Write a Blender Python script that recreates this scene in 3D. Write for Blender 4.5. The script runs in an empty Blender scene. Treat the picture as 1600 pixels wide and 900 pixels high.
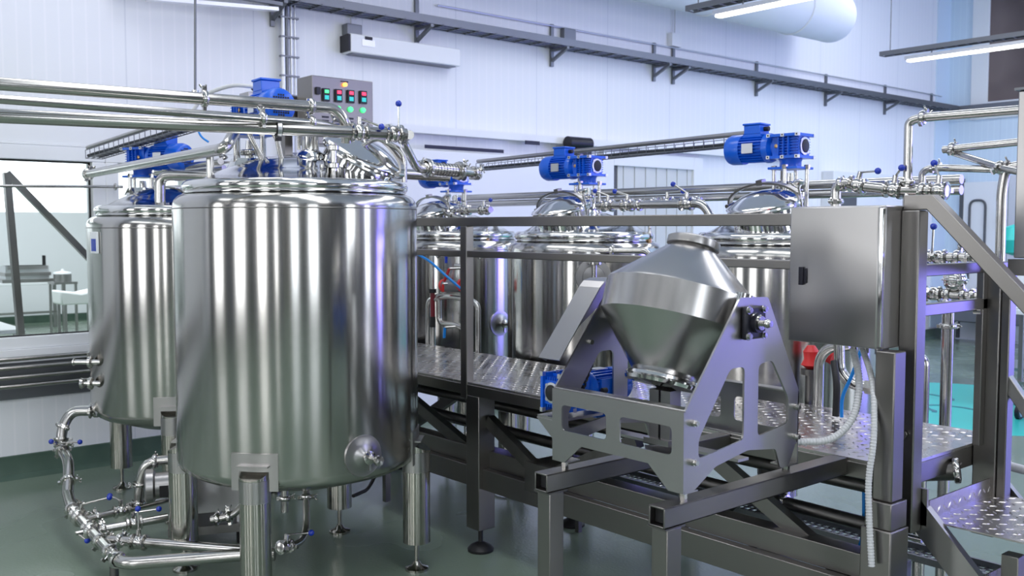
import bpy, math, random
from mathutils import Vector, Matrix, geometry
random.seed(7)
D2R = math.radians
PI = math.pi
# ------------------------------------------------------------------ camera, world, light, exposure
F, H, YAW = 1524.0, 1.9, D2R(49.75)
PITCH = math.atan(95 / F)
scn = bpy.context.scene
COL = scn.collection
cam_d = bpy.data.cameras.new('camera'); cam = bpy.data.objects.new('camera', cam_d); COL.objects.link(cam)
cam.location = (0, 0, H)
cam.rotation_euler = (PI / 2 - PITCH, 0, YAW)
cam_d.sensor_width = 36; cam_d.lens = 36 * F / 1600
cam_d.clip_start = .05; cam_d.clip_end = 100
cam_d.dof.use_dof = True; cam_d.dof.focus_distance = 4.3; cam_d.dof.aperture_fstop = 4.5
scn.camera = cam
scn.view_settings.view_transform = 'Standard'; scn.view_settings.look = 'None'
scn.view_settings.exposure = 0.12; scn.view_settings.gamma = 1; scn.view_settings.use_curve_mapping = False
w = bpy.data.worlds.new('sky'); scn.world = w; w.use_nodes = True
w.node_tree.nodes['Background'].inputs[0].default_value = (.75, .86, 1, 1)
w.node_tree.nodes['Background'].inputs[1].default_value = 1.5

def area(name, loc, direction, sx, sy, power, color):
    l = bpy.data.lights.new(name, 'AREA'); l.shape = 'RECTANGLE'; l.size = sx; l.size_y = sy
    l.energy = power; l.color = color
    o = bpy.data.objects.new(name, l); COL.objects.link(o); o.location = loc
    o.rotation_euler = Vector(direction).to_track_quat('-Z', 'Y').to_euler()
    return o
XW, YW, ZC = -8.03, 16.57, 6.1          # back wall, far side wall, ceiling
XE, YE = 6.0, -6.0
# lamps at tall unseen windows, added for fill and tank stripes (behind and beside the camera)
for k, yy in enumerate((-3.8, -.2, 6.6, 11.0)):
    area('window_daylight', (XE - .12, yy, 2.7), (-1, 0, -.05), 1.5, 3.6, (45, 55, 80, 80)[k], (.93, .96, 1))
for k, xx in enumerate((-6.4, -3.2, .2, 3.6)):
    area('window_daylight', (xx, YE + .12, 2.7), (0, 1, -.05), 1.3, 3.6, (50, 60, 90, 90)[k], (1, .98, .95))
# ceiling light rows of the hall
for xx in (-5.2, -1.6, 2.0):
    for yy in (-2.5, 2.2, 7.5, 12.5):
        area('ceiling_light', (xx, yy, ZC - .25), (0, 0, -1), 3.0, 1.2, (40 if yy < 0 else 58), (.98, .98, 1))
# added lamps tinting the right hand bay violet and blue like the flare
area('violet_bay_light', (3.9, 15.2, 1.7), (-.5, -.86, 0), 3.4, 3.2, 300, (.24, .20, 1))
area('violet_side_light', (1.6, 7.6, 4.6), (-.1, -.1, -1), 2.4, 2.4, 55, (.22, .18, 1))
area('blue_bay_light', (-.5, 13.5, 4.6), (-.6, .3, -.8), 3, 2, 130, (.62, .78, 1))
area('side_room_daylight', (-16, 3.5, 4.3), (0, 0, -1), 6, 8, 420, (.93, .97, 1))  # added fill lamp under the side room ceiling

# ------------------------------------------------------------------ helpers
def ray(px, py):
    cx = (px - 800) / F; cy = (450 - py) / F
    fy = math.cos(PITCH) + cy * math.sin(PITCH); fz = -math.sin(PITCH) + cy * math.cos(PITCH)
    c, s = math.cos(YAW), math.sin(YAW)
    return Vector((-s * fy + c * cx, c * fy + s * cx, fz))
def P(px, py, x=None, y=None, z=None, d=None):
    """world point seen in direction (px,py) on the plane x=, y=, z= or at depth d"""
    r = ray(px, py)
    if x is not None: t = x / r.x
    elif y is not None: t = y / r.y
    elif z is not None: t = (z - H) / r.z
    else: t = d / (-math.sin(YAW) * r.x + math.cos(YAW) * r.y)
    return Vector((r.x * t, r.y * t, H + r.z * t))
def V(*a): return Vector(a)
CAMR = V(math.cos(YAW), math.sin(YAW), 0)      # image right on the floor plan
CAMF = V(-math.sin(YAW), math.cos(YAW), 0)     # into the picture
def frame(axis):
    a = Vector(axis).normalized()
    up = V(0, 0, 1) if abs(a.z) < .95 else V(1, 0, 0)
    u = up.cross(a).normalized(); v = a.cross(u)
    return u, v, a
def rounded(pts, r, n=5):
    out = []; m = len(pts)
    for i in range(m):
        p = Vector(pts[i]); a = Vector(pts[i - 1]) - p; b = Vector(pts[(i + 1) % m]) - p
        rr = min(r, a.length * .45, b.length * .45)
        p0 = p + a.normalized() * rr; p1 = p + b.normalized() * rr
        for k in range(n + 1):
            t = k / n
            out.append((p0 * (1 - t) ** 2 + p * 2 * t * (1 - t) + p1 * t * t))
    return out
def fillet(pts, r, n=6):
    pts = [Vector(p) for p in pts]
    if len(pts) < 3: return pts
    out = [pts[0]]
    for i in range(1, len(pts) - 1):
        p = pts[i]; a = pts[i - 1] - p; b = pts[i + 1] - p
        rr = min(r, a.length * .48, b.length * .48)
        p0 = p + a.normalized() * rr; p1 = p + b.normalized() * rr
        for k in range(n + 1):
            t = k / n
            out.append(p0 * (1 - t) ** 2 + p * 2 * t * (1 - t) + p1 * t * t)
    out.append(pts[-1]); return out
class MB:
    def __init__(s): s.v = []; s.f = []; s.m = []; s.cur = 0
    def use(s, i): s.cur = i; return s
    def add(s, vs, fs):
        o = len(s.v); s.v += [tuple(v) for v in vs]; s.f += [tuple(i + o for i in f) for f in fs]; s.m += [s.cur]*len(fs); return s
    def box(s, x0, x1, y0, y1, z0, z1):
        x0, x1 = sorted((x0, x1)); y0, y1 = sorted((y0, y1)); z0, z1 = sorted((z0, z1))
        return s.add([(x0,y0,z0),(x1,y0,z0),(x1,y1,z0),(x0,y1,z0),(x0,y0,z1),(x1,y0,z1),(x1,y1,z1),(x0,y1,z1)],
                     [(0,3,2,1),(4,5,6,7),(0,1,5,4),(1,2,6,5),(2,3,7,6),(3,0,4,7)])
    def obox(s, c, ux, uy, uz):
        c, ux, uy, uz = map(Vector, (c, ux, uy, uz))
        vs = [c + ux*a + uy*b + uz*d for d in (-.5, .5) for a, b in ((-.5,-.5),(.5,-.5),(.5,.5),(-.5,.5))]
        return s.add(vs, [(0,3,2,1),(4,5,6,7),(0,1,5,4),(1,2,6,5),(2,3,7,6),(3,0,4,7)])
    def bar(s, p0, p1, wd, ht, up=(0, 0, 1)):
        p0, p1 = Vector(p0), Vector(p1); a = (p1 - p0); n = a.normalized()
        up = Vector(up); u = up - n * up.dot(n)
        if u.length < 1e-4: u = V(1, 0, 0) - n * n.x
        u.normalize(); sd = n.cross(u)
        return s.obox((p0 + p1) / 2, a, sd * wd, u * ht)
    def ring(s, c, u, v, r, n): return [c + u * (math.cos(2*PI*k/n) * r) + v * (math.sin(2*PI*k/n) * r) for k in range(n)]
    def lathe(s, prof, o=(0,0,0), axis=(0,0,1), n=32, cap=True):
        u, v, a = frame(axis); o = Vector(o); base = len(s.v); vs = []; fs = []
        m = len(prof)
        for r, z in prof: vs += s.ring(o + a * z, u, v, max(r, 1e-4), n)
        for j in range(m - 1):
            for k in range(n):
                k2 = (k + 1) % n
                fs.append((j*n+k, j*n+k2, (j+1)*n+k2, (j+1)*n+k))
        if cap: fs.append(tuple(reversed(range(n)))); fs.append(tuple((m-1)*n + k for k in range(n)))
        return s.add(vs, fs)
    def cyl(s, p0, p1, r0, r1=None, n=20):
        p0, p1 = Vector(p0), Vector(p1); L = (p1 - p0).length
        return s.lathe([(r0, 0), (r0 if r1 is None else r1, L)], p0, p1 - p0, n)
    def torus(s, o, axis, R, r, n=28, m=8):
        prof = [(R + r*math.cos(2*PI*k/m), r*math.sin(2*PI*k/m)) for k in range(m + 1)]
        return s.lathe(prof, o, axis, n, cap=False)
    def tube(s, pts, r, n=12, bend=None, cap=True):
        pts = fillet(pts, bend if bend is not None else r * 3)
        q = []
        for p in pts:
            if not q or (p - q[-1]).length > 1e-5: q.append(p)
        pts = q; vs = []; fs = []; m = len(pts); u = None
        for i, p in enumerate(pts):
            t = ((pts[min(i+1, m-1)] - pts[max(i-1, 0)])).normalized()
            if u is None: u, v, _ = frame(t)
            u = (u - t * u.dot(t)).normalized(); v = t.cross(u)
            vs += s.ring(p, u, v, r, n)
        for j in range(m - 1):
            for k in range(n):
                k2 = (k + 1) % n; fs.append((j*n+k, j*n+k2, (j+1)*n+k2, (j+1)*n+k))
        if cap: fs.append(tuple(reversed(range(n)))); fs.append(tuple((m-1)*n + k for k in range(n)))
        return s.add(vs, fs)
    def sphere(s, c, r, n=14, m=8, sq=1):
        prof = [(r * math.sin(PI*k/m), -r * sq * math.cos(PI*k/m)) for k in range(m + 1)]
        return s.lathe(prof, c, (0, 0, 1), n, cap=False)
    def plate(s, poly, holes, o, u, v, th):
        """flat plate with holes; poly in (a,b) along u,v; thickness th along u x v"""
        o, u, v = Vector(o), Vector(u).normalized(), Vector(v).normalized(); nn = u.cross(v)
        loops = [[Vector((p[0], p[1], 0)) for p in L] for L in [poly] + list(holes)]
        flat = [p for L in loops for p in L]; N = len(flat)
        tri = geometry.tessellate_polygon(loops)
        vs = [o + u*p.x + v*p.y for p in flat] + [o + u*p.x + v*p.y + nn*th for p in flat]
        fs = []
        for t in tri:
            a, b, c = [flat[i] for i in t]
            ccw = (b - a).cross(c - a).z > 0
            t = t if ccw else tuple(reversed(t))
            fs.append(tuple(reversed(t))); fs.append(tuple(i + N for i in t))
        k = 0
        for L in loops:
            m = len(L)
            for i in range(m): j = (i + 1) % m; fs.append((k+i, k+j, k+j+N, k+i+N))
            k += m
        return s.add(vs, fs)
    def build(s, name, mat, parent=None, o=None, ang=38, bevel=0, kind=None, label=None):
        me = bpy.data.meshes.new(name)
        org = Vector(o) if o is not None else (Vector(parent['_o']) if parent and '_o' in parent else V(0,0,0))
        me.from_pydata([(x-org.x, y-org.y, z-org.z) for x, y, z in s.v], [], s.f); me.update()
        ob = bpy.data.objects.new(name, me); COL.objects.link(ob)
        for mm in (mat if isinstance(mat, (list, tuple)) else [mat]): me.materials.append(mm)
        me.polygons.foreach_set('material_index', s.m)
        import bmesh
        bm = bmesh.new(); bm.from_mesh(me); bmesh.ops.recalc_face_normals(bm, faces=bm.faces); bm.to_mesh(me); bm.free()
        if ang:
            me.polygons.foreach_set('use_smooth', [True]*len(me.polygons)); me.set_sharp_from_angle(angle=D2R(ang))
        if parent: ob.parent = parent; ob['_o'] = tuple(org)
        else: ob.location = org; ob['_o'] = tuple(org)
        if bevel:
            b = ob.modifiers.new('bevel', 'BEVEL'); b.width = bevel; b.segments = 2; b.limit_method = 'ANGLE'; b.harden_normals = False
        if kind: ob['kind'] = kind
        if label: ob['label'] = label
        return ob
def thing(name, o, label, cat, group=None):
    e = bpy.data.objects.new(name, None); COL.objects.link(e); e.location = Vector(o); e['_o'] = tuple(o)
    e.empty_display_size = .1
    return tag(e, label, cat, group)
def tag(ob, label, cat, group=None):
    ob['label'] = label; ob['category'] = cat
    if group: ob['group'] = group
    return ob
def struct(ob): ob['kind'] = 'structure'; return ob

# ------------------------------------------------------------------ materials
def mat(name, color, rough=.5, metal=0, bump=None, aniso=0, emit=None, coat=0, var=None, trans=0, ior=1.45, alpha=1, rvar=None):
    m = bpy.data.materials.new(name); m.use_nodes = True; nt = m.node_tree; b = nt.nodes['Principled BSDF']
    b.inputs['Base Color'].default_value = (*color, 1); b.inputs['Roughness'].default_value = rough; b.inputs['Metallic'].default_value = metal
    b.inputs['IOR'].default_value = ior; b.inputs['Alpha'].default_value = alpha
    if coat: b.inputs['Coat Weight'].default_value = coat; b.inputs['Coat Roughness'].default_value = .12
    if trans: b.inputs['Transmission Weight'].default_value = trans
    if emit: b.inputs['Emission Color'].default_value = (*emit[0], 1); b.inputs['Emission Strength'].default_value = emit[1]
    tc = nt.nodes.new('ShaderNodeTexCoord')
    def noise(scale3, detail=1.5, sc=1.0):
        mp = nt.nodes.new('ShaderNodeMapping'); mp.inputs['Scale'].default_value = scale3
        nt.links.new(tc.outputs['Object'], mp.inputs[0])
        n = nt.nodes.new('ShaderNodeTexNoise'); n.inputs['Scale'].default_value = sc; n.inputs['Detail'].default_value = detail
        nt.links.new(mp.outputs[0], n.inputs[0]); return n
    if var:      # (scale3, colour b, contrast lo, hi)
        n = noise(var[0]); r = nt.nodes.new('ShaderNodeValToRGB'); r.color_ramp.elements[0].position = var[2]; r.color_ramp.elements[1].position = var[3]
        r.color_ramp.elements[0].color = (*color, 1); r.color_ramp.elements[1].color = (*var[1], 1)
        nt.links.new(n.outputs[0], r.inputs[0]); nt.links.new(r.outputs[0], b.inputs['Base Color'])
    if rvar:     # (scale3, lo, hi)
        n = noise(rvar[0]); r = nt.nodes.new('ShaderNodeMapRange'); r.inputs[1].default_value = .3; r.inputs[2].default_value = .7
        r.inputs[3].default_value = rvar[1]; r.inputs[4].default_value = rvar[2]
        nt.links.new(n.outputs[0], r.inputs[0]); nt.links.new(r.outputs[0], b.inputs['Roughness'])
    if bump:     # (scale3, strength, distance)
        n = noise(bump[0]); bp = nt.nodes.new('ShaderNodeBump'); bp.inputs['Strength'].default_value = bump[1]; bp.inputs['Distance'].default_value = bump[2]
        nt.links.new(n.outputs[0], bp.inputs['Height']); nt.links.new(bp.outputs[0], b.inputs['Normal'])
    if aniso:
        b.inputs['Anisotropic'].default_value = aniso
        t = nt.nodes.new('ShaderNodeTangent'); t.direction_type = 'RADIAL'; t.axis = 'Z'
        b.inputs['Anisotropic Rotation'].default_value = .25
        nt.links.new(t.outputs[0], b.inputs['Tangent'])
    return m
M = {}
M['tank'] = mat('brushed_tank_steel', (.50, .49, .47), .17, 1, aniso=.82, bump=((1.7, 1.7, .12), .16, .03))
M['dome'] = mat('polished_dome_steel', (.74, .74, .73), .10, 1, bump=((6, 6, 6), .12, .01))
M['pipe'] = mat('polished_pipe_steel', (.52, .51, .49), .2, 1, rvar=((9, 9, 9), .16, .25))
M['fit'] = mat('cast_fitting_steel', (.58, .57, .55), .16, 1, bump=((40, 40, 40), .15, .002))
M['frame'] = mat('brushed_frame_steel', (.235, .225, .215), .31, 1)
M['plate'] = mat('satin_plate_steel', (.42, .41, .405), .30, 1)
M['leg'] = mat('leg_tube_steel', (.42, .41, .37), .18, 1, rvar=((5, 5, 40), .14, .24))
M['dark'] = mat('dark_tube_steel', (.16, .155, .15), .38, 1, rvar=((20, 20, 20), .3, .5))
M['drum'] = mat('drum_steel', (.50, .49, .48), .24, 1)
M['tread'] = mat('diamond_plate_steel', (.52, .50, .49), .27, 1, rvar=((6, 6, 6), .2, .36))
M['blue'] = mat('blue_motor_paint', (.002, .11, .66), .33, 0, coat=.4, bump=((60, 60, 60), .08, .002))
M['knob'] = mat('blue_knob_plastic', (.005, .035, .42), .22, 0, coat=.5)
M['black'] = mat('black_rubber', (.012, .012, .014), .5)
M['blackm'] = mat('black_cast_metal', (.02, .02, .03), .35, .3)
M['white'] = mat('white_enamel', (.84, .86, .89), .35)
M['alum'] = mat('bare_aluminium', (.72, .73, .75), .35, 1)
M['hose'] = mat('ribbed_grey_hose', (.62, .63, .65), .45)
M['redp'] = mat('red_plastic', (.62, .03, .03), .4)
M['bluep'] = mat('blue_air_line', (.01, .24, .72), .35)
M['brass'] = mat('aged_brass', (.55, .36, .2), .3, 1)
M['floor'] = mat('green_epoxy_floor', (.16, .22, .17), .2, 0, var=((.8, .8, .8), (.22, .28, .22), .3, .7), rvar=((1.3, 1.3, 1.3), .13, .32), bump=((55, 55, 55), .25, .004))
M['cove'] = mat('green_cove_paint', (.06, .105, .08), .35, var=((6, 6, 6), (.08, .13, .10), .3, .7))
M['trayb'] = mat('galvanised_tray', (.20, .21, .23), .45, .8)
M['cable'] = mat('dark_cable', (.035, .04, .05), .5)
M['ceil'] = mat('ceiling_panel_white', (.75, .8, .86), .6)
M['blind'] = mat('brown_slat_blind', (.11, .085, .085), .6, var=((1, 60, 1), (.19, .15, .145), .4, .6))
M['tube'] = mat('lit_tube', (1, 1, 1), .5, emit=((1, .97, .93), 5.5))
M['glow'] = mat('bright_daylight_pane', (.9, .95, 1), .4, emit=((.95, .98, 1), 1.6))
M['teal'] = mat('teal_floor_marking', (.05, .62, .55), .3)
M['tealdark'] = mat('dark_floor_marking', (.03, .20, .25), .3)
M['glass'] = mat('window_glass', (.96, .99, 1), .02, trans=1, ior=1.02)
M['lamp_o'] = mat('lit_orange_lamp', (1, .3, .05), .4, emit=((1, .25, .04), 5))
M['lamp_g'] = mat('lit_green_lamp', (.1, 1, .3), .4, emit=((.05, 1, .2), 1.5))
M['disp_r'] = mat('lit_red_digits', (1, .05, .1), .4, emit=((1, .03, .08), 2.2))
M['disp_g'] = mat('lit_teal_digits', (.03, .4, .4), .4, emit=((.02, .35, .35), 1.0))
M['duct'] = mat('white_fabric_duct', (.80, .84, .92), .65, bump=((3, 3, 3), .3, .03))
M['cloth'] = mat('white_cover', (.85, .87, .88), .6)
M['window_lit'] = mat('frosted_daylight_glass', (.8, .88, 1), .5, emit=((.8, .9, 1), 1.0))  # glowing panes of the added hall windows, mirrored as bright stripes
M['darkwall'] = mat('grey_partition', (.10, .105, .115), .5)

def panel_mat(name, axis, base, line):
    """insulated wall panels: narrow vertical ribs; axis = coordinate running along the wall"""
    m = bpy.data.materials.new(name); m.use_nodes = True; nt = m.node_tree; b = nt.nodes['Principled BSDF']
    b.inputs['Roughness'].default_value = .38
    tc = nt.nodes.new('ShaderNodeTexCoord'); sp = nt.nodes.new('ShaderNodeSeparateXYZ'); nt.links.new(tc.outputs['Object'], sp.inputs[0])
    def mth(op, a, bb=None):
        n = nt.nodes.new('ShaderNodeMath'); n.operation = op
        for i, x in enumerate((a, bb)):
            if x is None: continue
            if isinstance(x, (int, float)): n.inputs[i].default_value = x
            else: nt.links.new(x, n.inputs[i])
        return n.outputs[0]
    c = sp.outputs[axis]
    fr = mth('FRACT', mth('MULTIPLY', c, 1 / .1))
    rib = mth('LESS_THAN', mth('ABSOLUTE', mth('SUBTRACT', fr, .5)), .07)
    fr2 = mth('FRACT', mth('MULTIPLY', c, 1 / 1.1))
    seam = mth('LESS_THAN', mth('ABSOLUTE', mth('SUBTRACT', fr2, .5)), .006)
    mx = nt.nodes.new('ShaderNodeMix'); mx.data_type = 'RGBA'; mx.inputs[6].default_value = (*base, 1); mx.inputs[7].default_value = (*line, 1)
    nt.links.new(rib, mx.inputs[0])
    m2 = nt.nodes.new('ShaderNodeMix'); m2.data_type = 'RGBA'; m2.inputs[7].default_value = (base[0]*.87, base[1]*.88, base[2]*.9, 1)
    nt.links.new(mx.outputs[2], m2.inputs[6]); nt.links.new(seam, m2.inputs[0]); nt.links.new(m2.outputs[2], b.inputs['Base Color'])
    bp = nt.nodes.new('ShaderNodeBump'); bp.inputs['Strength'].default_value = .15; bp.inputs['Distance'].default_value = .002
    nt.links.new(rib, bp.inputs['Height']); nt.links.new(bp.outputs[0], b.inputs['Normal'])
    return m
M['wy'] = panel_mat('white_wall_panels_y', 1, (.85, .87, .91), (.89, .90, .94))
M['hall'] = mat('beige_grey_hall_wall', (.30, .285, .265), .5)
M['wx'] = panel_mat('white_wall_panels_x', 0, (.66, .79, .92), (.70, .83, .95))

# ------------------------------------------------------------------ room shell
struct(MB().box(XW-14, XE+.2, YE-.2, YW+.2, -.2, 0).build('floor', M['floor'], ang=0))
struct(MB().box(XW-6, XE+.2, YE-.2, YW+.2, ZC, ZC+.2).build('ceiling', M['ceil'], ang=0))
# back wall with window openings: window 1 (y .9..2.40), window 2 (y 2.68..4.1)
WZ0, WZ1 = 1.05, 2.46
T = .16
wb = MB()
for y0, y1, z0, z1 in ((YE, YW, WZ1, ZC), (YE, YW, 0, WZ0), (YE, .2, WZ0, WZ1), (4.2, YW, WZ0, WZ1)):
    wb.box(XW-T, XW, y0, y1, z0, z1)
struct(wb.build('wall_back', M['wy'], ang=0))
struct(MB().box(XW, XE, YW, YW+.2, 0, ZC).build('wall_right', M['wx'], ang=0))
struct(MB().box(XW, XE, YE-.2, YE, 0, ZC).build('wall_left', M['hall'], ang=0))
struct(MB().box(XE, XE+.2, YE, YW, 0, ZC).build('wall_front', M['hall'], ang=0))
# green cove with a curved top at the foot of the walls
cv = MB(); prof = [(0, 0), (.09, 0), (.035, .03), (.014, .08), (.01, .165), (0, .17)]
vs = [(XW + a, yy, b) for yy in (YE, YW) for a, b in prof]; n = len(prof)
cv.add(vs, [(i, i+1, n+i+1, n+i) for i in range(n-1)] + [tuple(range(n)), tuple(range(n, 2*n))])
struct(cv.build('baseboard_back', M['cove']))
cv = MB(); vs = [(xx, YW - a, b) for xx in (XW, XE) for a, b in prof]
cv.add(vs, [(i, i+1, n+i+1, n+i) for i in range(n-1)] + [tuple(range(n)), tuple(range(n, 2*n))])
struct(cv.build('baseboard_right', M['white']))
# windows in the back wall
def window_unit(idx, y0, y1):
    fr = MB(); d0, d1 = XW-.12, XW+.03; t = .10
    fr.box(d0, d1, y0, y1, WZ1-.05, WZ1+.06).box(d0, d1, y0, y1, WZ0-.07, WZ0+.02).box(d0, d1, y0, y0+t, WZ0+.02, WZ1-.05).box(d0, d1, y1-t, y1, WZ0+.02, WZ1-.05)
    f = struct(fr.build('window_%d' % idx, M['white'], bevel=.006))
    s = MB().box(XW-.1, XW+.055, y0, y1, WZ0-.17, WZ0-.07).build('window_sill', M['white'], f, bevel=.004)
    g = MB().box(XW-.055, XW-.05, y0+t, y1-t, WZ0+.02, WZ1-.05).build('pane', M['glass'], f)
    if idx == 2: return
    sl = MB().box(XW-.045, XW-.03, y0+t, y1-t, WZ0+.018, WZ0+.03).box(XW-.045, XW-.03, y0+t, y0+t+.012, WZ0, WZ1-.05).box(XW-.045, XW-.03, y1-t-.012, y1-t, WZ0, WZ1-.05).box(XW-.045, XW-.03, y0+t, y1-t, WZ1-.062, WZ1-.05).build('gasket', M['black'], f)
window_unit(1, .2, 2.56)
window_unit(2, 2.56, 4.2)
struct(MB().box(XW, XW+.02, .2, 4.3, WZ1+.08, WZ1+.24).box(XW, XW+.03, .2, 4.3, WZ1+.06, WZ1+.08).build('trim_1', M['white'], bevel=.004))
# side room behind the windows
struct(MB().box(-21.2, XW-T, -4.1, -4, 0, 5).box(-21.2, XW-T, 12, 12.1, 0, 5).box(-21.2, XW-T, -4.1, 12.1, 4.4, 4.5).build('wall_side_room', M['white'], ang=0))
fw = MB(); fw.box(-21.1, -20.9, -4, 12, 0, 2.2).box(-21.1, -20.9, -4, 12, 3.6, 4.4)
for k in range(9): fw.box(-21.1, -20.9, -3.2+k*1.9, -3.0+k*1.9, 2.2, 3.6)
struct(fw.build('wall_side_room_far', M['white'], ang=0))
struct(MB().box(-21.12, -21.08, -4, 12, 2.15, 3.65).build('window_3', M['glow'], ang=0))
struct(MB().box(-20.9, -20.87, -4, 12, 0, .15).build('baseboard_side_room', M['cove'], ang=0))
# steel frame standing behind the window: post with diagonal brace
t = thing('braced_post', (-8.6, 1.6, 0), 'grey steel post with diagonal brace standing behind the left window', 'post')
MB().bar(P(10, 270, x=-8.7), P(42, 560, x=-8.7) - V(0,0,.6), .07, .05).build('post', M['frame'], t)
MB().bar(P(10, 270, x=-8.72), P(150, 415, x=-8.72), .06, .05).build('brace', M['frame'], t)
t = tag(MB().tube([P(-60, 290, x=-7.95), P(192, 292, x=-7.95)], .011).build('guide_rod', M['pipe'], o=P(-60, 290, x=-7.95)), 'thin horizontal steel rod crossing in front of the left window', 'rod')
MB().torus(P(180, 292, x=-7.95), (0,1,0), .022, .008).build('clamp', M['fit'], t)
# white bench with tools, seat and jar in the side room
def bench(o, L, W, h, label, top_m='white'):
    t = thing('work_bench', o, label, 'bench'); o = Vector(o)
    MB().box(o.x-W/2, o.x+W/2, o.y-L/2, o.y+L/2, h-.05, h).build('bench_top', M[top_m], t, bevel=.008)
    for a in (-1, 1):
        for b in (-1, 1):
            MB().box(o.x+a*(W/2-.05)-.03, o.x+a*(W/2-.05)+.03, o.y+b*(L/2-.08)-.03, o.y+b*(L/2-.08)+.03, 0, h-.05).build('leg', M['plate'], t)
    MB().box(o.x-.03, o.x+.03, o.y-L/2+.1, o.y+L/2-.1, .3, .34).build('stretcher', M['plate'], t)
    return t
bq = P(40, 440, z=.9)
bench((bq.x, bq.y-.1, 0), 1.5, .7, .9, 'white bench crowded with steel gear seen through the left window')
c = V(bq.x+.1, bq.y-.05, .9)
t = thing('sheet_press', c, 'stack of steel bars with black handle on the white bench behind the window', 'press')
for k in range(3): MB().box(c.x-.25, c.x+.25, c.y-.42+k*.05, c.y+.45-k*.05, .9+.12*k, .96+.12*k).build('press_bar', M['plate'], t)
MB().box(c.x-.2, c.x+.2, c.y-.35, c.y+.38, .96, 1.2).build('press_core', M['alum'], t)
MB().cyl(c+V(0,.35,.3), c+V(0,.35,.48), .03).build('handle', M['black'], t)
pq = P(98, 440, z=.92)
t = thing('side_shelf', (pq.x, pq.y, 0), 'small steel stand under the lidded pot behind the window', 'stand')
MB().box(pq.x-.2,pq.x+.2,pq.y-.2,pq.y+.2,.88,.92).build('shelf_top', M['plate'], t)
for a in (-.17,.17): MB().box(pq.x+a-.02,pq.x+a+.02,pq.y+a-.02,pq.y+a+.02,0,.88).build('leg', M['plate'], t)
t = thing('steel_pot', (pq.x, pq.y, .92), 'round lidded steel pot to the right of the white bench', 'pot')
MB().cyl((pq.x,pq.y,.92),(pq.x,pq.y,1.06),.15).build('pot_body', M['plate'], t); MB().lathe([(.16,0),(.15,.03),(.03,.05),(.02,.09)],(pq.x,pq.y,1.06)).build('lid', M['white'], t)
sq = P(120, 466, z=.80)
t = thing('padded_stool', (sq.x, sq.y, 0), 'white padded stool on grey metal legs behind the window', 'stool')
MB().plate([(-.30,0),(.34,0),(.36,.24),(0,.17),(-.32,.22)], [], (sq.x-.2,sq.y,.72), (0,1,0), (0,0,1), .45).build('seat', M['cloth'], t, bevel=.03)
for a in (-1,1):
    for b in (-1,1): MB().box(sq.x+a*.17-.02,sq.x+a*.17+.02,sq.y+b*.22-.02,sq.y+b*.22+.02,0,.72).build('leg', M['plate'], t)
MB().box(sq.x-.01,sq.x+.01,sq.y-.2,sq.y+.2,.25,.28).build('stretcher', M['plate'], t)
q = P(40, 514, z=.9)
t = thing('near_table', (q.x-.4,q.y-.6,0), 'white table corner at the lower left of the window', 'table')
MB().box(q.x-1.4, q.x, q.y-1.6, q.y, .86, .9).build('table_top', M['white'], t, bevel=.006)
for a in (-1.35,-.05): MB().box(q.x+a-.03,q.x+a+.03,q.y-.1,q.y-.04,0,.86).build('leg', M['plate'], t)

# sliding door with rail on the back wall
DY0, DY1, DZ = 8.3, 9.75, 2.62
d = struct(MB().box(XW, XW+.07, DY0-.18, DY0, 0, DZ+.16).box(XW, XW+.07, DY1, DY1+.18, 0, DZ+.16).box(XW, XW+.07, DY0, DY1, DZ, DZ+.16).build('door_1', M['white'], bevel=.006))
MB().box(XW+.005, XW+.02, DY0, DY0+.1, 0, DZ).build('door_gap', M['darkwall'], d)
st = MB()
for k in range(14): st.box(XW+.01, XW+.03 + .008*(k%2), DY0+.1+k*.097, DY0+.1+(k+.94)*.097, 0, DZ)
st.build('strip_curtain', mat('pale_strip_curtain', (.66,.68,.66), .5), d)
d = struct(MB().box(XW+.09, XW+.15, 5.3, DY0-.2, 0.1, DZ+.04).build('door_2', M['white'], bevel=.01))
MB().box(XW+.02, XW+.12, 5.2, 12.0, DZ+.20, DZ+.27).build('door_rail', M['white'], d)
MB().box(XW+.02, XW+.08, 5.2, 12.0, DZ+.235, DZ+.255).build('door_rail_cap', M['trayb'], d)
MB().box(XW+.151, XW+.16, 5.55, 6.55, DZ+.05, DZ+.085).build('door_guide', M['blackm'], d)
MB().box(XW+.151, XW+.165, 6.85, 7.05, DZ+.16, DZ+.2).build('door_catch', M['blackm'], d)
t = thing('door_operator', P(905,235,x=XW+.2), 'black door operator with round lens on the sliding door rail', 'door operator')
q = P(907, 237, x=XW+.2)
MB().box(q.x-.06,q.x+.06,q.y-.12,q.y+.12,q.z-.16,q.z+.04).build('housing', M['blackm'], t, bevel=.01)
MB().cyl(q+V(0,-.2,.09), q+V(0,.14,.09), .07).build('lens', M['blackm'], t)
# equipment panel with green button near the far end
q0 = P(1284, 266, x=XW); q1 = P(1412, 300, x=XW)
t = thing('wall_controller', (XW, (q0.y+q1.y)/2, q1.z), 'grey wall panel with green button behind the right pipes', 'panel')
MB().box(XW, XW+.2, q0.y, q1.y, 2.2, 2.72).build('casing', M['white'], t, bevel=.01)
MB().box(XW+.2, XW+.22, q0.y+.2, q0.y+.6, 1.9, 2.6).build('dark_door', M['darkwall'], t)
g = P(1373, 288, x=XW+.24); MB().cyl(g, g+V(.05,0,0), .09).build('green_button', mat('green_button',(.02,.5,.2),.3), t)
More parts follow.
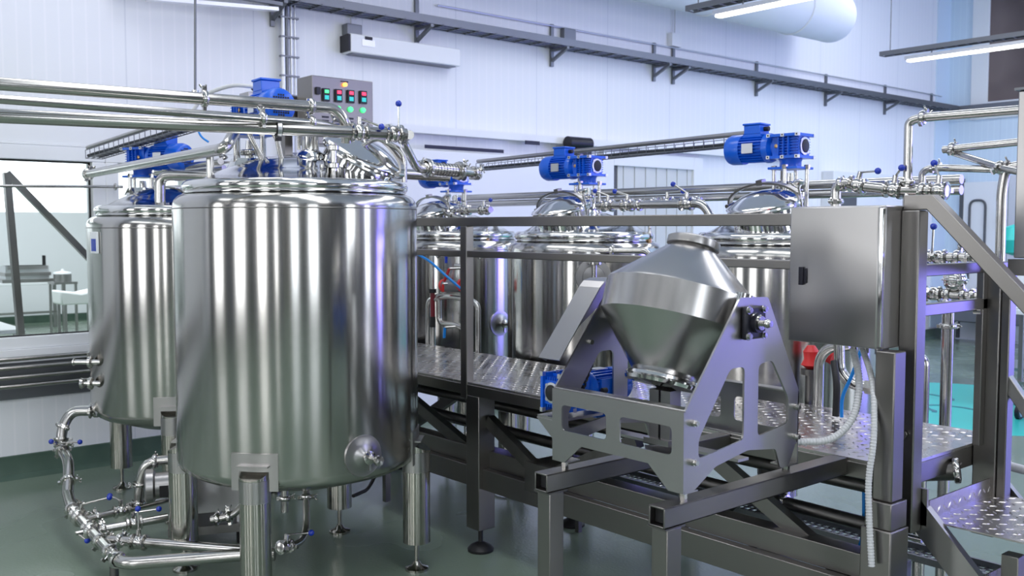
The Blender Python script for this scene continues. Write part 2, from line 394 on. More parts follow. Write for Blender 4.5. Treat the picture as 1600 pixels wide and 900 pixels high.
# far side wall: tall window with brown blind, column strip, door
wx0, wx1 = P(1545,155,y=YW).x, P(1545,155,y=YW).x+2.6
wz = P(1570,157,y=YW).z
f = struct(MB().box(wx0-.28, wx0, YW-.06, YW, wz-.28, ZC).box(wx0, wx1, YW-.06, YW, wz-.28, wz).build('window_4', M['white'], bevel=.01))
MB().box(wx0, wx1, YW-.03, YW-.01, wz, ZC).build('blind', M['blind'], f)
struct(MB().box(XW, XW+.02, 16.1, YW, .2, ZC).box(XW, XW+.5, YW-.02, YW, wz-.28, ZC).build('trim_2', M['wx']))
dx0, dx1 = P(1508,285,y=YW).x, P(1576,300,y=YW).x
d = struct(MB().box(dx0, dx1, YW-.05, YW, 0, P(1540,284,y=YW).z).build('door_3', M['white'], bevel=.01))
MB().box(dx0-.06, dx0, YW-.06, YW, 0, 2.72).build('door_edge', M['darkwall'], d)
hx = (P(1515,340,y=YW).x + P(1544,340,y=YW).x)/2
hl = MB(); hl.tube(rounded([(hx-.13,YW-.06,.6),(hx+.13,YW-.06,.6),(hx+.13,YW-.06,2.35),(hx-.13,YW-.06,2.35)],.12)+[V(hx-.13,YW-.06,1.0)], .02, bend=.001)
hl.build('oval_pull', M['darkwall'], d)
MB().box(dx1+.02, dx1+.5, YW-.04, YW, 0, 2.75).build('door_jamb', M['alum'], d)
MB().box(dx1-.09, dx1-.02, YW-.1, YW-.04, 1.9, 2.15).build('hinge', M['alum'], d)
# unseen windows behind and beside the camera, added for stripes in the tank reflections
for k, yy in enumerate((-3.8, -.2, 6.6, 11.0)):
    f = struct(MB().box(XE-.06, XE, yy-.95, yy+.95, .75, .9).box(XE-.06, XE, yy-.95, yy+.95, 4.5, 4.65).box(XE-.06, XE, yy-.95, yy-.8, .75, 4.65).box(XE-.06, XE, yy+.8, yy+.95, .75, 4.65).build('window_%d' % (5+k), M['darkwall']))
    MB().box(XE-.03, XE-.02, yy-.8, yy+.8, .9, 4.5).build('pane', M['window_lit'], f)
for k, xx in enumerate((-6.4, -3.2, .2, 3.6)):
    f = struct(MB().box(xx-.85, xx+.85, YE, YE+.06, .75, .9).box(xx-.85, xx+.85, YE, YE+.06, 4.5, 4.65).box(xx-.85, xx-.7, YE, YE+.06, .75, 4.65).box(xx+.7, xx+.85, YE, YE+.06, .75, 4.65).build('window_%d' % (9+k), M['darkwall']))
    MB().box(xx-.7, xx+.7, YE+.02, YE+.03, .9, 4.5).build('pane', M['window_lit'], f)
for k, (x0, x1, y0, y1) in enumerate(((-5.3,-4.2,YE+.1,YE+.7), (-2.1,-1.0,YE+.1,YE+.7), (1.2,2.2,YE+.1,YE+.7), (XE-.7,XE-.1,-2.4,-1.5), (XE-.7,XE-.1,1.4,2.6), (XE-.7,XE-.1,3.4,4.4), (XE-.7,XE-.1,8.2,9.4))):
    t = thing('store_cabinet', ((x0+x1)/2, (y0+y1)/2, 0), 'tall dark storage cabinet along the wall behind the camera', 'cabinet', 'storage cabinets behind the camera')
    MB().box(x0,x1,y0,y1,0,3.1).build('cabinet_body', M['darkwall'], t, bevel=.01)  # unseen dark block, added to give the steel something dark to mirror

for k, (x, y, a, b) in enumerate(((-7.2,-4.9,.6,.3),(-4.75,-4.6,.8,.3),(-1.5,-4.4,.5,.3),(-.4,-3.4,.25,.25),(2.3,-4.2,.9,.3),(4.9,-1.2,.3,.4),(4.9,1.2,.3,.5),(4.4,2.9,.3,.35),(5.0,4.7,.3,.6),(4.9,7.6,.3,.5))):
    t = thing('hall_column', (x, y, 0), 'dark full height column standing in the hall behind the camera', 'column', 'columns behind the camera')
    MB().box(x-a/2, x+a/2, y-b/2, y+b/2, 0, ZC).build('column_shaft', M['darkwall'], t, bevel=.01)  # unseen column, added to put dark stripes into the tank reflections
    MB().box(x-a/2-.03, x+a/2+.03, y-b/2-.03, y+b/2+.03, 0, .12).build('column_base', M['black'], t)

# ------------------------------------------------------------------ shared fittings
def clamp(parent, p, axis, r, wing=True, turn=0.0):
    """tri-clamp: two half rings round the joint with hinge and wing nut"""
    p = Vector(p); u, v, a = frame(axis)
    mb = MB().lathe([(r*1.02,-.014),(r+.010,-.012),(r+.014,-.004),(r+.014,.004),(r+.010,.012),(r*1.02,.014)], p, a, 20, cap=False)
    d = u*math.cos(turn) + v*math.sin(turn)
    mb.obox(p + d*(r+.018), d*.026, a*.020, d.cross(a)*.018).obox(p - d*(r+.016), d*.02, a*.016, d.cross(a)*.022)
    ob = mb.build('clamp', M['fit'], parent)
    if wing:
        e = d.cross(a).normalized(); c = p + d*(r+.026)
        MB().cyl(c - e*.03, c + e*.035, .004, n=8).tube([c+e*.02-a*.016+d*.014, c+e*.02-a*.008, c+e*.02+a*.008, c+e*.02+a*.016+d*.014], .0045, 8, bend=.004).cyl(c+e*.01, c+e*.026, .008, n=8).build('wing_nut', M['fit'], ob)
    return ob
def valve(parent, p, axis, r, hdir, L=.13, stem=None):
    """butterfly valve: thick body, flanges, stem neck, lever with blue ball knob"""
    p = Vector(p); u, v, a = frame(axis); hd = Vector(hdir).normalized()
    st = Vector(stem).normalized() if stem else (u if abs(u.dot(hd)) < .7 else v)
    st = (st - a*st.dot(a)).normalized()
    mb = MB().lathe([(r,-.045),(r+.010,-.043),(r+.012,-.03),(r*.98,-.026),(r+.006,-.018),(r+.011,-.010),(r+.011,.010),(r+.006,.018),(r*.98,.026),(r+.012,.03),(r+.010,.043),(r,.045)], p, a, 20)
    mb.cyl(p + st*r*.8, p + st*(r+.045), .013, n=12)
    b = mb.build('valve_body', M['fit'], parent)
    h0 = p + st*(r+.04); h1 = h0 + hd*L
    h = MB().cyl(h0 - hd*.012, h1, .0055, n=8).build('lever', M['pipe'], b)
    MB().sphere(h1, .0165).build('knob', M['knob'], b, label='blue ball knob')
    for s in (-1, 1):
        q = p + a*s*.036
        MB().lathe([(r+.004,-.010),(r+.017,-.005),(r+.017,.005),(r+.004,.010)], q, a, 18, cap=False).obox(q + u*(r+.02), u*.03, a*.016, v*.018).build('clamp_ring', M['fit'], b)
    return b
def pipe(label, pts, r, bend=None, clamps=(), valves=(), m='pipe', name='steel_pipe', cat='pipe', group=None, n=16, ferr=()):
    pts = [Vector(p) for p in pts]
    t = thing(name, pts[0], label, cat, group)
    MB().tube(pts, r, n, bend if bend is not None else r*2.6).build('pipe_run', M[m], t)
    for c in clamps:
        i, f = c[0], c[1]; p = pts[i].lerp(pts[i+1], f); clamp(t, p, pts[i+1]-pts[i], r, turn=c[2] if len(c) > 2 else 1.2)
    for vv in valves:
        i, f, hd = vv[0], vv[1], vv[2]; p = pts[i].lerp(pts[i+1], f)
        valve(t, p, pts[i+1]-pts[i], r, hd, *(vv[3:] if len(vv) > 3 else ()))
    return t

# ------------------------------------------------------------------ tanks
def tank(name_label, cx, cy, R, zb, zt, legs, kind, pad=True):
    """zb, zt: bottom and shoulder height of the jacket; legs: list of angles (deg)"""
    o = V(cx, cy, 0)
    t = thing('mixing_tank', o, name_label, 'tank', 'round steel mixing tanks')
    s = .07
    prof = [(.02, zb-.13), (R*.55, zb-.09), (R*.9, zb-.02), (R-.012, zb+.012), (R, zb+.05), (R, zt-s)]
    for k in range(1, 7): a = PI/2*k/6; prof.append((R - s + s*math.cos(a), zt - s + s*math.sin(a)))
    prof += [(R-.10, zt+.008), (R-.13, zt+.012)]
    MB().lathe(prof, o, n=96).build('shell', M['tank'], t, ang=60)
    ri = R-.055
    ring = [(ri, zt+.002)] + [(ri - .028 + .034*math.cos(a), zt + .036 + .034*math.sin(a)) for a in [D2R(-60+15*k) for k in range(11)]]
    ring += [(R*.80, zt+.068), (R*.62, zt+.125), (R*.45, zt+.17), (R*.3, zt+.197), (R*.12, zt+.212), (.001, zt+.215)]
    MB().lathe(ring, o, n=80).build('dome', M['dome'], t, ang=60)
    # weld seam ring and joint line
    MB().lathe([(R+.0008, zt-s-.012), (R+.002, zt-s-.009), (R+.0008, zt-s-.006)], o, n=96, cap=False).build('weld_ring', M['frame'], t)
    # legs with pads
    for a in legs:
        a = D2R(a); c = V(cx + (R-.005)*math.cos(a), cy + (R-.005)*math.sin(a), 0); rd = V(math.cos(a), math.sin(a), 0); tg = V(-rd.y, rd.x, 0)
        lr = .076
        L = MB(); prof = [(lr, .15), (lr, zb+.10)]
        # tube cut with a sloping end against the jacket
        n = 28; vs = []
        for z in (.16,):
            vs += [c + V(math.cos(2*PI*k/n)*lr, math.sin(2*PI*k/n)*lr, z) for k in range(n)]
        vs += [c + V(math.cos(2*PI*k/n)*lr, math.sin(2*PI*k/n)*lr, zb + .09 - (V(math.cos(2*PI*k/n),math.sin(2*PI*k/n),0).dot(rd))*.035) for k in range(n)]
        L.add(vs, [(k, (k+1)%n, n+(k+1)%n, n+k) for k in range(n)] + [tuple(reversed(range(n))), tuple(range(n, 2*n))])
        lo = L.build('leg', M['leg'], t)
        MB().lathe([(lr+.0012, 0), (lr+.0012, .11)], c + V(0,0,zb-.06), n=28, cap=False).build('leg_sleeve', M['plate'], lo)
        MB().cyl(c+V(0,0,.05), c+V(0,0,.17), .013).lathe([(.065,0),(.065,.012),(.03,.026),(.016,.05)], c, n=24).build('foot', M['leg'], lo)
        if pad:
            aw = .24/R; vs = []; nn = 9
            for rr in (R-.004, R+.005):
                for z in (zb-.01, zb+.175):
                    vs += [V(cx + rr*math.cos(a - aw/2 + aw*k/(nn-1)), cy + rr*math.sin(a - aw/2 + aw*k/(nn-1)), z) for k in range(nn)]
            fs = []
            for k in range(nn-1):
                fs += [(k, k+1, nn+k+1, nn+k), (2*nn+k, 3*nn+k, 3*nn+k+1, 2*nn+k+1), (k, 2*nn+k, 2*nn+k+1, k+1), (nn+k, nn+k+1, 3*nn+k+1, 3*nn+k)]
            fs += [(0, nn, 3*nn, 2*nn), (nn-1, 3*nn-1, 4*nn-1, 2*nn-1)]
            p_ = MB().add(vs, fs).build('leg_pad', M['plate'], t)
            MB().obox(c + rd*(.012) + V(0,0,zb+.115), tg*.16, rd*.05, V(0,0,.008)).build('pad_lip', M['plate'], p_)
    return t
def stool(t, c, zt, ztop):
    """open motor mount: wide neck with four studs up to the motor flange"""
    c = Vector(c)
    n = MB().lathe([(.125, zt+.1), (.10, zt+.15), (.098, ztop-.16), (.108, ztop-.155), (.108, ztop-.135), (.06, ztop-.13), (.03, ztop-.12), (.022, ztop-.02)], V(c.x, c.y, 0), n=36)
    m = n.build('motor_neck', M['dome'], t)
    MB().lathe([(.05, ztop-.10),(.055, ztop-.09),(.055, ztop-.075),(.05, ztop-.07)], V(c.x,c.y,0), n=20).build('shaft_coupling', M['fit'], m)
    for a in (15, 105, 195, 285):
        q = V(c.x + .098*math.cos(D2R(a)), c.y + .098*math.sin(D2R(a)), 0)
        MB().cyl(q + V(0,0,ztop-.23), q + V(0,0,ztop+.01), .012).cyl(q + V(0,0,ztop), q + V(0,0,ztop+.025), .017, n=6).build('stud', M['fit'], m)
def manway(t, c, zt, lean, r=.19, arm=True):
    """inclined manhole neck with domed lid, strap arm and hand wheels. lean = vector the lid faces"""
    a = Vector(lean).normalized(); c = Vector(c); u, v, _ = frame(a)
    nk = MB().lathe([(r*1.02, -.16), (r*.98, -.03), (r*.98, .0), (r*1.10, .004), (r*1.12, .014), (r*1.10, .024)], c, a, 48, cap=False).build('manway_neck', M['dome'], t)
    lid = MB().lathe([(r*1.12, .026), (r*1.14, .034), (r*1.10, .046), (r*.95, .058), (r*.7, .085), (r*.4, .103), (.001, .11)], c, a, 48).build('manway_lid', M['dome'], t)
    if arm:
        pts = [c + v*(r*1.25*math.cos(D2R(x))) + a*(.045 + .105*math.sin(D2R(x))) for x in range(0, 181, 12)]
        mb = MB()
        for i in range(len(pts)-1): mb.bar(pts[i], pts[i+1], .035, .012, up=a)
        mb.obox(c + a*.155, u*.04, v*.04, a*.03)
        mb.build('lid_arm', M['plate'], lid)
        h = MB().cyl(c + v*r*1.25 + a*(-.03), c + v*r*1.25 + a*.13, .007).torus(c + v*r*1.25 + a*.13, a, .02, .010).lathe([(.004,.10),(.03,.125),(.036,.14),(.02,.15),(.001,.15)], c + v*r*1.25, a, 20)
        h.build('hand_wheel', M['fit'], lid)
        MB().cyl(c - v*r*1.25 - u*.035 + a*.04, c - v*r*1.25 + u*.035 + a*.04, .012).build('hinge', M['fit'], lid)
    return lid
def side_port(t, cx, cy, R, ang, z, kind='valve', rp=.055):
    a = D2R(ang); rd = V(math.cos(a), math.sin(a), 0); c = V(cx, cy, z) + rd*R
    p = MB().lathe([(rp*1.75, -.008), (rp*1.7, .003), (rp, .006), (rp*.85, .012), (rp*.45, .02), (.018, .03), (.018, .05)], c, rd, 32).build('port_plate', M['plate'], t)
    MB().lathe([(.02,.045),(.034,.05),(.034,.062),(.02,.068),(.013,.07),(.013,.10)], c, rd, 20).obox(c + rd*.056 - V(0,0,.045), rd*.012, V(rd.y,-rd.x,0)*.01, V(0,0,.04)).build('port_clamp', M['fit'], p)
    MB().lathe([(.010,.09),(.011,.13),(.026,.135),(.026,.15),(.01,.152)], c, rd, 20).build('sample_tap', M['fit'], p)
    return p
def ang_px(cx, cy, R, px):
    best = None
    for k in range(720):
        a = D2R(k/2); x, y = cx + R*math.cos(a), cy + R*math.sin(a)
        if x*math.cos(a) + y*math.sin(a) > 0: continue     # faces away
        X = math.cos(YAW)*x + math.sin(YAW)*y; Dp = -math.sin(YAW)*x + math.cos(YAW)*y
        u = 800 + F*X/Dp*1.0
        if best is None or abs(u-px) < best[0]: best = (abs(u-px), k/2)
    return best[1]
T1 = (-4.84, 2.56); T2 = (-6.65, 2.62)
big = tank('large brushed steel tank standing nearest the camera on four round legs', *T1, .65, .62, 2.075, [-48, 47, 131, 233], 0)
tk2 = tank('brushed steel tank at the far left, half hidden behind the nearest tank', *T2, .60, .64, 1.975, [-28, 62, 152, 206], 0)
R3 = .553
tk3 = tank('steel tank behind the walkway, farthest of the three in the rear row', -6.56, 4.94, R3, .62, 1.80, [-45, 45, 135, 225], 1, False)
tk4 = tank('middle steel tank of the three behind the walkway railing', -5.03, 4.94, R3, .62, 1.80, [-45, 45, 135, 225], 1, False)
tk5 = tank('steel tank behind the walkway, behind the double cone mixer', -3.36, 4.94, R3, .62, 1.80, [-60, 30, 120, 210], 1, False)
OFF = V(-.17, -.19, 0)
s1 = V(*T1, 0) + OFF; s2 = V(*T2, 0) + OFF
stool(big, s1, 2.12, 2.39); stool(tk2, s2, 2.02, 2.24)
stool(tk3, (-6.56, 4.94, 0), 1.86, 2.19); stool(tk4, (-5.0, 4.94, 0), 1.86, 2.20); stool(tk5, (-3.32, 4.94, 0), 1.86, 2.235)
for tk, (cx, cy), zt in ((tk3, (-6.56,4.94), 1.80), (tk4, (-5.03,4.94), 1.80), (tk5, (-3.36,4.94), 1.80)):
    c = V(cx, cy, 0) - CAMR*.17 - CAMF*.24 + V(0,0,zt+.20)
    manway(tk, c, zt, V(0,0,1) - CAMF*.12 - CAMR*.22, .19)
c = V(*T1, 2.075+.19) + CAMR*.36 - CAMF*.05
manway(big, c, 2.075, V(0,0,1) + CAMR*.50 - CAMF*.22, .205, arm=True)
c = V(*T2, 1.975+.2) + CAMR*.40
manway(tk2, c, 1.975, V(0,0,1) + CAMR*.55 - CAMF*.15, .16)
a_ = D2R(ang_px(*T2, .60, 150)); rd = V(math.cos(a_), math.sin(a_), 0)
MB().obox(V(*T2, 1.80) + rd*.606, rd*.012, V(-rd.y, rd.x, 0)*.10, V(0,0,.14)).build('number_plate', M['white'], tk2, bevel=.003)
MB().obox(V(*T2, 1.785) + rd*.613, rd*.004, V(-rd.y, rd.x, 0)*.06, V(0,0,.08)).build('plate_print', M['knob'], tk2)
# small necks and handles on the nearest tank's dome
n1 = V(*T1, 0) + CAMR*.10 - CAMF*.12
m_ = MB().lathe([(.075, 2.18), (.08, 2.25), (.07, 2.29), (.045, 2.31), (.045, 2.39), (.06, 2.395), (.06, 2.41), (.045, 2.415)], n1, n=28).build('inlet_neck', M['dome'], big)
for k in range(3):
    q = n1 + V(.06*math.cos(k*2.1), .06*math.sin(k*2.1), 0)
    MB().cyl(q + V(0,0,2.31), q+V(0,0,2.41), .009).build('neck_stud', M['fit'], m_)
for k, (a, b) in enumerate(((-.10, .09), (.33, .40))):
    q0 = V(*T1, 2.16) + CAMR*a - CAMF*.28; 
MB().tube([V(*T1,2.20)+CAMR*(-.11)-CAMF*.20, V(*T1,2.42)+CAMR*(-.22)-CAMF*.20, V(*T1,2.40)+CAMR*(-.06)-CAMF*.22, V(*T1,2.15)+CAMR*(.0)-CAMF*.26], .014, bend=.06).build('lifting_handle', M['pipe'], big)
MB().tube([V(*T1,2.14)+CAMR*.60-CAMF*.12, V(*T1,2.30)+CAMR*.60-CAMF*.12, V(*T1,2.38)+CAMR*.45-CAMF*.15, V(*T1,2.30)+CAMR*.36-CAMF*.18], .014, bend=.06).build('lifting_handle', M['pipe'], big)
q = V(*T1, 0) + CAMR*.26 - CAMF*.32
MB().cyl(q+V(0,0,2.13), q+V(0,0,2.33), .016).lathe([(.018,2.2),(.03,2.205),(.03,2.225),(.018,2.23)], q, n=16).lathe([(.018,2.29),(.03,2.295),(.03,2.315),(.018,2.32)], q, n=16).tube([q+V(0,0,2.16), q+V(0,0,2.16)-CAMR*.06, q+V(0,0,2.22)-CAMR*.06], .009).build('vent_stub', M['fit'], big)
# side ports
side_port(big, *T1, .65, ang_px(*T1, .65, 565), .75, rp=.062)
side_port(tk3, -6.56, 4.94, R3, ang_px(-6.56,4.94,R3,781), 1.13, rp=.06)
a4 = ang_px(-5.03,4.94,R3,928); rd = V(math.cos(D2R(a4)), math.sin(D2R(a4)), 0); c = V(-5.03,4.94,1.57) + rd*R3
p_ = MB().lathe([(.12,-.01),(.118,.004),(.075,.006),(.072,.014),(.055,.016),(.001,.02)], c, rd, 36).build('sight_port', M['plate'], tk4)
MB().cyl(c+rd*.04-V(0,0,.13), c+rd*.04+V(0,0,.09), .018).lathe([(.018,-.005),(.05,0),(.05,.015),(.018,.02)], c+rd*.04+V(0,0,.085), n=20).build('gauge_tube', M['fit'], p_)
# ports at the left of the second tank
for zz, dd in ((1.02, .0), (.88, .0)):
    a2 = D2R(ang_px(*T2, .60, 148)); rd = V(math.cos(a2), math.sin(a2), 0); c = V(*T2, zz) + rd*.60
    dr = -CAMR
    p_ = MB().cyl(c - dr*.03, c + dr*.05, .018).lathe([(.03,0),(.04,.005),(.04,.02),(.03,.025)], c + dr*.035, dr, 18).build('sample_port', M['fit'], tk2)
    if zz > 1: MB().cyl(c + dr*.05, c + dr*.15, .016).cyl(c+dr*.15, c+dr*.158, .024).obox(c+dr*.06+V(0,0,.035), dr*.012, V(0,0,.06), CAMF*.012).build('tap', M['fit'], p_)
    else: MB().cyl(c + dr*.05, c + dr*.10, .012).lathe([(.01,.09),(.03,.095),(.036,.11),(.01,.115)], c, dr, 20).obox(c+dr*.06, dr*.02, V(0,0,.06), CAMF*.012).build('tap', M['fit'], p_)

# ------------------------------------------------------------------ gear motors
def gear_motor(loc, rot, label, group='blue gear motors on the tanks', flange=True):
    """local: +x towards the fan, flange face down at z=0"""
    t = bpy.data.objects.new('gear_motor', None); COL.objects.link(t); t['_o'] = (0,0,0)
    tag(t, label, 'motor', group)
    if flange: MB().box(-.095,.095,-.095,.095,0,.014).lathe([(.062,.014),(.062,.045),(.07,.062)], n=28).build('mounting_flange', M['blue'], t, bevel=.003)
    g = MB().box(-.085,.085,-.06,.06,.075,.19).box(-.10,.10,-.095,.095,.062,.078).box(-.10,.10,-.095,.095,.188,.204)
    for k in range(6): g.box(-.082,.035,-.075,.075,.092+k*.016,.097+k*.016)
    for k in range(7): g.box(-.05+k*.016,-.045+k*.016,-.088,.088,.08,.186) if k%2 else None
    g.use(1)
    for x in (-.092, .0, .092):
        for y in (-.088, .088):
            for z in (.070, .196):
                g.box(x-.011,x+.011,y-.012*(1 if y<0 else .8),y+.012*(.8 if y<0 else 1),z-.0095,z+.0095)
    g.use(2)
    for x in (-.092, .0, .092):
        for y in (-1, 1):
            for z in (.070, .196): g.cyl((x, y*.0975, z), (x, y*.1012, z), .005, n=10)
    gb = g.build('gearbox', [M['blue'], M['alum'], M['black']], t)
    cap = MB().lathe([(.050,0),(.052,.006),(.042,.008)], (-.086,0,.133), (-1,0,0), 28)
    for k in range(4): cap.lathe([(.011,0),(.011,.008)], (-.086,.047*math.cos(PI/4+k*PI/2),.133+.047*math.sin(PI/4+k*PI/2)), (-1,0,0), 10)
    cap.build('bearing_ring', M['alum'], gb)
    MB().lathe([(.040,0),(.040,.010),(.036,.012)], (-.086,0,.133), (-1,0,0), 28).build('bearing_cap', M['black'], gb)
    MB().lathe([(.012,0),(.012,.006),(.006,.008)], (.05,.075,.135), (0,1,0), 14).lathe([(.012,0),(.012,.006),(.006,.008)], (.05,-.075,.135), (0,-1,0), 14).build('oil_plug', M['brass'], gb)
    zc = .133
    MB().lathe([(.05,.085),(.055,.10),(.082,.115),(.088,.13),(.088,.15)], (0,0,zc), (1,0,0), 32).build('motor_bell', M['blue'], t)
    b = MB().lathe([(.072,.15),(.072,.31)], (0,0,zc), (1,0,0), 32)
    for k in range(28):
        a = 2*PI*k/28
        if abs(math.sin(a)) > .93: continue
        u = V(0, math.cos(a), math.sin(a)); w_ = V(0, -math.sin(a), math.cos(a))
        b.obox(V(.23,0,zc) + u*.079, V(.155,0,0), u*.018, w_*.004)
    b.box(.17,.29,-.05,.05,zc+.06,zc+.088)
    b.build('motor_body', M['blue'], t)
    for s in (-1, 1): MB().box(.20,.275, s*.088 if s>0 else -.092, .092 if s>0 else -.088, zc-.03, zc+.028).build('name_plate', M['alum'], t)
    f = MB().lathe([(.089,.305),(.091,.31),(.091,.385),(.083,.405),(.066,.413),(.001,.413)], (0,0,zc), (1,0,0), 36).build('fan_cover', M['blue'], t)
    gr = MB()
    for i in range(-4, 5):
        for j in range(-4, 5):
            if i*i + j*j < 19: gr.box(.4125,.4145, i*.0128-.0045, i*.0128+.0045, zc+j*.0128-.0045, zc+j*.0128+.0045)
    gr.build('fan_grille', M['black'], f)
    if not flange:
        tb = MB().box(.175,.285,-.138,-.085,zc-.052,zc+.052).box(.168,.292,-.15,-.138,zc-.058,zc+.058).build('terminal_box', M['blue'], t, bevel=.004)
    else: tb = MB().box(.175,.285,-.052,.052,zc+.085,zc+.138).box(.168,.292,-.058,.058,zc+.138,zc+.15).build('terminal_box', M['blue'], t, bevel=.004)
    MB().lathe([(.014,0),(.014,.03),(.009,.032)], (.175,0,zc+.115), (-1,0,0), 14).build('cable_gland', M['black'], tb)
    t.location = loc; t.rotation_euler = rot if isinstance(rot, tuple) else (0, 0, rot)
    return t
RA = D2R(184); RB = D2R(-13.5)
gear_motor((s1.x, s1.y, 2.39), (0,0,D2R(-3)), 'blue gear motor on top of the nearest tank beside the control panel')
gear_motor((s2.x, s2.y, 2.24), (0,0,D2R(22)), 'blue gear motor on the far left tank under the wire tray')
gear_motor((-6.56, 4.94, 2.19), (0,0,RA), 'blue gear motor behind the strainer, farthest of the rear row')
gear_motor((-5.0, 4.94, 2.20), (0,0,RA), 'blue gear motor on the middle tank of the rear row')
gear_motor((-3.32, 4.94, 2.235), (0,0,RA), 'blue gear motor on the right tank of the rear row')

# ------------------------------------------------------------------ diamond plate
def diamonds(mb, o, u, v, nu, nv, pitch=.05, L=.034, W=.011, h=.0028):
    o, u, v = Vector(o), Vector(u).normalized(), Vector(v).normalized(); nn = u.cross(v)
    for i in range(nu):
        for j in range(nv):
            c = o + u*(i+.5)*pitch + v*(j+.5)*pitch
            a = (u + v).normalized() if (i + j) % 2 else (u - v).normalized(); b = nn.cross(a)
            vs = [c - a*L/2, c + a*L/2, c - b*W/2, c + b*W/2, c - a*L*.25 + nn*h, c + a*L*.25 + nn*h]
            mb.add(vs, [(0,2,4),(2,5,4),(2,1,5),(1,3,5),(3,4,5),(3,0,4)])
    return mb
# ------------------------------------------------------------------ walkway
DX0, DX1, DYF, DYB, DZt = -7.3, -1.83, 3.44, 4.33, 1.0
wk = thing('walkway', (-4.5, 3.9, 0), 'raised steel walkway with diamond plate deck in front of the rear tanks', 'walkway')
pl = MB().box(DX0, DX1, DYF+.005, DYB, DZt-.012, DZt)
dk = pl.build('deck_plate', M['tread'], wk)
diamonds(MB(), (DX0+.02, DYF+.03, DZt), (1,0,0), (0,1,0), 108, 17).build('tread_pattern', M['tread'], dk, ang=0, kind='stuff')
MB().box(DX0, DX1-.002, DYF, DYF+.06, DZt-.075, DZt-.012).build('edge_beam', M['frame'], wk, bevel=.004)
MB().box(DX0, DX1-.002, DYB-.06, DYB, DZt-.09, DZt-.012).build('edge_beam', M['frame'], wk, bevel=.004)
MB().box(DX1-.06, DX1, DYF+.061, DYB-.061, DZt-.095, DZt-.012).build('edge_beam', M['frame'], wk, bevel=.004)
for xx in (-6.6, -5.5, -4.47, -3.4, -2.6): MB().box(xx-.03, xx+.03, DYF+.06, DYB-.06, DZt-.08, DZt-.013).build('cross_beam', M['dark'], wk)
for xx, yy in ((-4.42, 3.50), (-4.42, 4.25), (-2.9, 4.25), (-6.4, 3.50), (-6.4, 4.25)):
    l = MB().box(xx-.06, xx+.06, yy-.06, yy+.06, .14, DZt-.075).build('leg', M['frame'], wk, bevel=.004)
    MB().cyl((xx,yy,.05),(xx,yy,.15),.014).lathe([(.075,0),(.078,.015),(.06,.035),(.02,.055)], (xx,yy,0), n=24).build('foot', M['black'], l)
# lower longitudinal channel, diagonal braces, junction
MB().box(-6.4, -1.85, 3.52, 3.62, .50, .60).build('lower_channel', M['frame'], wk, bevel=.003)
MB().box(-6.4, -1.85, 3.47, 3.52, .38, .50).build('lower_channel', M['frame'], wk, bevel=.003)
MB().box(-6.4, -1.85, 3.50, 3.72, .40, .42).build('channel_web', M['dark'], wk)
for a, b in (((-5.6,3.56,.92),(-4.55,3.56,.55)), ((-4.36,3.52,.78),(-3.85,3.52,.52)), ((-3.85,3.52,.55),(-3.2,3.52,.86)), ((-2.85,3.60,.86),(-2.05,3.60,.44)), ((-6.3,4.2,.3),(-5.2,4.2,.9))):
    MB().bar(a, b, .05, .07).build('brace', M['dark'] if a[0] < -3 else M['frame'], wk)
MB().box(-3.98, -3.74, 3.46, 3.66, .46, .62).build('gusset', M['dark'], wk)
# pipes and tray running under the deck
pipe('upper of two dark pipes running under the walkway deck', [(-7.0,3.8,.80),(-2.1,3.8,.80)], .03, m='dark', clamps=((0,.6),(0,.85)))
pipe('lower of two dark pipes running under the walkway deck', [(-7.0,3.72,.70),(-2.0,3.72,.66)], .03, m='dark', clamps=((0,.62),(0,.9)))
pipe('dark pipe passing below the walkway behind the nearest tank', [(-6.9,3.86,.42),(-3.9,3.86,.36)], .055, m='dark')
pipe('thin steel rail pipe low under the walkway', [(-6.5,4.0,.56),(-2.0,4.0,.56)], .014, m='pipe')
t = thing('floor_cable_tray', (-3.0, 4.2, .1), 'perforated grey cable tray running low under the walkway', 'cable tray')
mb = MB().box(-4.4,-1.5,4.10,4.115,.42,.45).box(-4.4,-1.5,4.26,4.275,.42,.45)
for k in range(72): mb.box(-4.4+k*.04,-4.385+k*.04,4.11,4.265,.42,.425)
for k in range(3): mb.box(-4.4,-1.5,4.14+k*.045,4.15+k*.045,.42,.425)
mb.build('mesh_panel', M['trayb'], t)
for xx in (-4.3,-3.0,-1.7): MB().box(xx-.015,xx+.015,4.17,4.2,0,.42).build('support', M['dark'], t)
# ------------------------------------------------------------------ railing, posts
rl = thing('guard_railing', (-4.47, 3.47, DZt), 'square tube guard railing along the front of the walkway', 'railing')
MB().box(-7.2, -2.27, 3.44, 3.49, 1.905, 1.957).build('top_rail', M['frame'], rl, bevel=.004)
MB().box(-7.2, -2.27, 3.445, 3.485, 1.727, 1.765).build('middle_rail', M['frame'], rl, bevel=.004)
for xx in (-6.6, -4.50): MB().box(xx-.03, xx+.03, 3.438, 3.492, .90, 1.906).build('railing_post', M['frame'], rl, bevel=.004)
st = thing('corner_post', (-1.79, 3.47, 0), 'tall square steel post at the near corner of the walkway end', 'post')
MB().box(-1.83, -1.76, 3.435, 3.505, .76, 1.962).build('post_tube', M['frame'], st, bevel=.005)
MB().cyl((-1.80,3.43,1.13),(-1.80,3.42,1.13),.018).build('post_cap', M['fit'], st)
st = thing('corner_post', (-1.79, 4.2, 0), 'tall square steel post at the far corner of the walkway end', 'post')
MB().box(-1.83, -1.735, 4.07, 4.15, .62, 1.76).build('post_tube', M['frame'], st, bevel=.005)
MB().box(-1.735, -1.70, 4.08, 4.14, .76, 1.72).build('post_flange', M['frame'], st, bevel=.004)
er = thing('end_gate', (-1.8, 3.8, 1.5), 'steel gate frame with two bars across the walkway end', 'gate')
